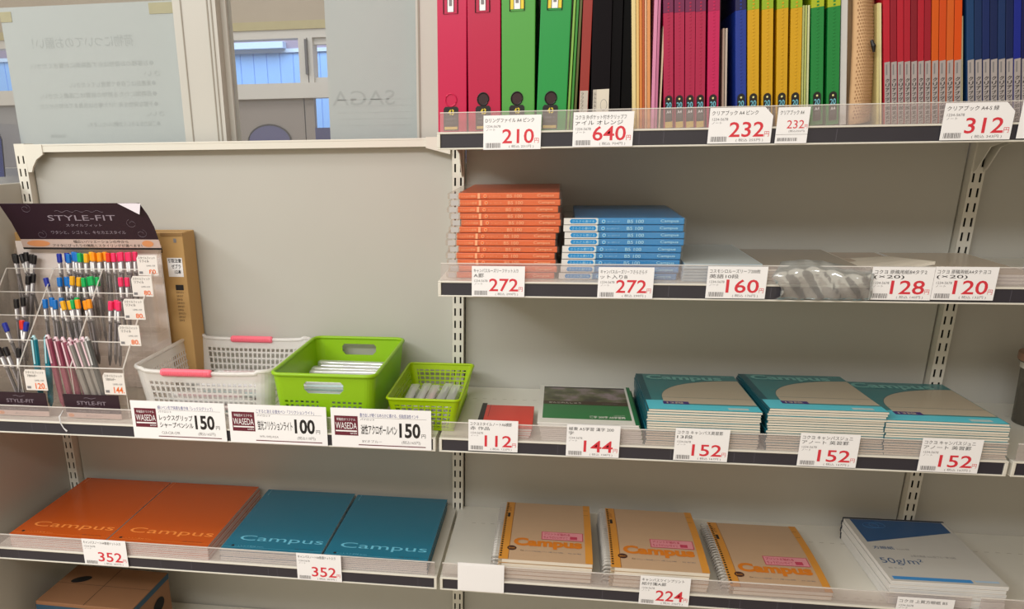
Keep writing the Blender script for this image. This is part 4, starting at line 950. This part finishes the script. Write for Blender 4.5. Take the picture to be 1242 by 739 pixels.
for x, le in ((-.890, -.14), (-.886, -.02), (-.874, -.22), (-.863, -.02), (-.851, .12), (-.845, .22)):
    put_refill(BLK, x, -.090, -.127+rr.uniform(-.004, .002), le, 'black-capped refill in the back left pocket of the rack', 'black-capped refills, back left pocket')
row(BLK, -.836, -.828, 2, -.132, -.163, 'second pocket down of the '+L1, lean=.18); put_refill(DBL, -.8005, -.133, -.169, -.2, 'single blue-capped refill leaning on the rack divider', 'blue-capped refill at the divider')
row(BLK, -.843, -.832, 2, -.172, -.203, 'third pocket down of the '+L1, lean=.05, red=True)
put_refill(DBL, -.850, -.213, -.243, -.3, 'blue-capped refill leaning left at the photo edge', 'leaning blue-capped refill'); put_refill(RED, -.812, -.213, -.237, .03, 'red-capped refill in the lower left pocket', 'red-capped refill lower left'); put_refill(DBL, -.801, -.215, -.240, .25, 'blue-capped refill beside the red one in the lower left pocket', 'blue-capped refill lower left')
row(BLK, -.841, -.832, 2, -.252, -.280, 'front pocket of the '+L1, lean=-.3); put_refill(BLK, -.801, -.252, -.282, .1, 'black-capped refill against the front divider of the rack', 'black-capped refill front divider')
def click_pen(rgb):
    r = empty('click_pen'); m = mat('body_%d_%d_%d' % rgb, rgb, .25, .06, 60)
    b = MB(); b.tube([(0, 0, 0), (0, 0, .010), (0, 0, .05), (0, 0, .130)], [.0018, .0050, .0060, .0062], m, 8); b.build('barrel', r)
    b = MB(); pl = mat('pale_clip_%d' % rgb[0], tuple(min(255, int(165+c*.4)) for c in rgb), .3); b.tube([(0, 0, .130), (0, 0, .138)], [.0050, .0026], pl, 8); b.box(-.0014, .0014, -.0078, -.0062, .085, .134, pl); b.box(-.0014, .0014, -.0078, -.003, .131, .135, pl); b.build('clip', r); return r
CP = {}
for rgb, nm, lst in (((20, 130, 150), 'teal', [(-.7655, 0, -.2560), (-.7455, .06, -.2570)]), ((150, 74, 96), 'mauve', [(-.7370, -.12, -.2540), (-.7290, -.16, -.2600), (-.7210, -.14, -.2580), (-.7140, -.18, -.2600), (-.7070, -.18, -.2600), (-.7000, -.20, -.2610)]), ((150, 146, 142), 'silver grey', [(-.6960, -.26, -.2660), (-.6885, -.25, -.2630), (-.6810, -.25, -.2600), (-.6740, -.24, -.2590), (-.6670, -.24, -.2580)]), ((90, 92, 92), 'dark grey', [(-.6590, -.20, -.2560)])):
    for k, (x, le, zt) in enumerate(lst):
        o = click_pen(rgb) if rgb not in CP else dup(CP[rgb], (0, 0, 0)); CP.setdefault(rgb, o)
        R = Euler((-.08, le, 0)); v = Matrix(R.to_matrix()) @ Vector((0, 0, .138)); o.rotation_euler = R; o.location = (x-v.x, -.252+(k % 2)*.010-v.y, zt-v.z)
        lab = {'teal': ['upright teal click pen beside the front divider', 'teal click pen touching the mauve ones'][k % 2], 'mauve': 'mauve click pen in the front pocket of the rack', 'silver grey': 'silver grey click pen leaning left in the front pocket', 'dark grey': 'dark grey click pen at the right of the front pocket'}[nm]
        tag(o, lab, 'pen', nm+' click pens')
# carton behind the rack
kr = mat('kraft_board', (190, 152, 96), .7, .06, 14)
root = empty('cardboard_box', (-.922, -.045, Z3))
b = MB(); b.box(0, .376, 0, .058, 0, .3175, kr); b.build('carton', root, bevel=.0015)
b = MB(); y = -.0004; b.rectf(.338, .370, .230, .268, white_m, y)
for k, s_ in enumerate(('引取注意', 'ゼブラ', '12本')): b.text(s_, .340+k*.006, .258-k*.011, .368-(0 if k == 0 else .002), .2665-k*.011, blk_m, y*2, bold=.015)
b.rectf(.350, .367, .203, .214, blk_m, y)
for k in range(9): b.text('スタイルフィット'[:6-(k % 3)], .350, .196-k*.0072, .366-(k % 3)*.002, .2008-k*.0072, blk_m, y, bold=.02)
b.rectf(.322, .330, .278, .290, blk_m, y).rectf(.3235, .3285, .280, .2885, kr, y*1.5).rectf(.356, .362, .298, .306, gry_m, y)
b.build('printed_marks', root)
b = MB(); b.box(.330, .377, -.0015, 0, .3115, .3172, mat('kraft_edge', (150, 116, 70), .7)).box(.0, .376, .028, .030, .3174, .3182, mat('kraft_edge', (150, 116, 70))); b.build('top_flap', root)
tag(root, 'tall kraft cardboard carton standing behind the pen rack', 'box')
# wisp of tape at the shelf edge
b = MB(); pts = [(-.700, -.2990, -.386), (-.705, -.3050, -.396), (-.704, -.3065, -.408), (-.699, -.3068, -.418), (-.694, -.3060, -.424)]
b.tube(pts, [.0008, .0016, .0012, .0010, .0018], mat('tape_wisp', (226, 228, 232), .3), 5); tag(b.build('tape_scrap'), 'twisted scrap of clear tape on the shelf edge under the pen rack', 'tape')

# ------------------------------------------------------------------ box on the base deck
bk = mat('brown_archive_board', (140, 98, 66), .7, .06, 12); bs = mat('archive_blue', (36, 72, 96), .6); dk = mat('hole_black', (14, 10, 8), .9)
root = empty('archive_box', (-.868, -.252, DECK), (0, 0, -.03)); w, d, h = .222, .160, .148
b = MB(); b.box(0, w, 0, d, 0, h, bk); b.build('body', root, bevel=.0015)
b = MB(); e = .0004
b.rectf(0, w, h-.022, h-.008, bs, -e); b.quad((w+e, 0, h-.014), (w+e, d, h-.014), (w+e, d, h-.001), (w+e, 0, h-.001), bs); b.quad((w+e, 0, .01), (w+e, d, .01), (w+e, d, .028), (w+e, 0, .028), bs)
b.rect(0, w, d*.50, d*.505, dk, h+e)
b.rect(w*.50, w*.505, 0, d, dk, h+e)
b.build('printed_bands', root)
b = MB(); b.add([(w*.21+.017*math.cos(a/20*2*PI)+.010*math.sin(a/20*2*PI), d*.62+.016*math.sin(a/20*2*PI), h+.0006) for a in range(20)], [tuple(range(20))], dk)
pts = [(w+.0006, d*.66+.024*math.cos(2*PI*k/20), h*.66+.016*math.sin(2*PI*k/20)) for k in range(20)]; b.add(pts, [tuple(range(20))], dk); b.build('hand_hole', root)
b = MB()
for k in range(4):
    n0 = len(b.v); b.text('BOX FILE 学習用品', .0, 0, .07-.01*k, .009, mat('dark_print', (70, 40, 26), .7), 0); b.v[n0:] = [(w+.0006, .02+x, .052+z+k*.0001-.0) if k == 0 else (w+.0006, .02+x, .075-k*.022+z) for x, y, z in b.v[n0:]]
b.build('side_print', root)
tag(root, 'brown archive box with blue bands on the base deck, bottom left', 'box')
# tub on the next bay
b = MB(); n = 28
prof = [(0, .0), (.040, .0), (.044, .10), (.046, .118), (.050, .119), (.050, .126), (.044, .128)]
root = empty('plastic_tub', (1.035, -.10, Z3)); vs_ = []
for r0, z in prof:
    for k in range(n): vs_.append((r0*math.cos(2*PI*k/n), r0*math.sin(2*PI*k/n), z*.92))
b.add(vs_, [(i*n+k, i*n+(k+1) % n, (i+1)*n+(k+1) % n, (i+1)*n+k) for i in range(len(prof)-1) for k in range(n)], clear('tub_plastic', (180, 176, 166), .35, (150, 144, 130), .06)); b.build('tub', root, smooth=True)
b = MB(); b.tube([(0, 0, .112), (0, 0, .124)], .052, mat('tub_lid', (150, 112, 90), .4), 28); b.tube([(0, 0, .098), (0, 0, .111)], .046, mat('tub_band', (206, 202, 190), .4), 28); b.build('lid', root)
b = MB(); b.tube([(0, 0, .004), (0, 0, .07)], .038, mat('tub_fill', (70, 56, 44), .6), 20); b.build('contents', root)
tag(root, 'round tub with brown lid at the right edge beyond the teal notebooks', 'tub')
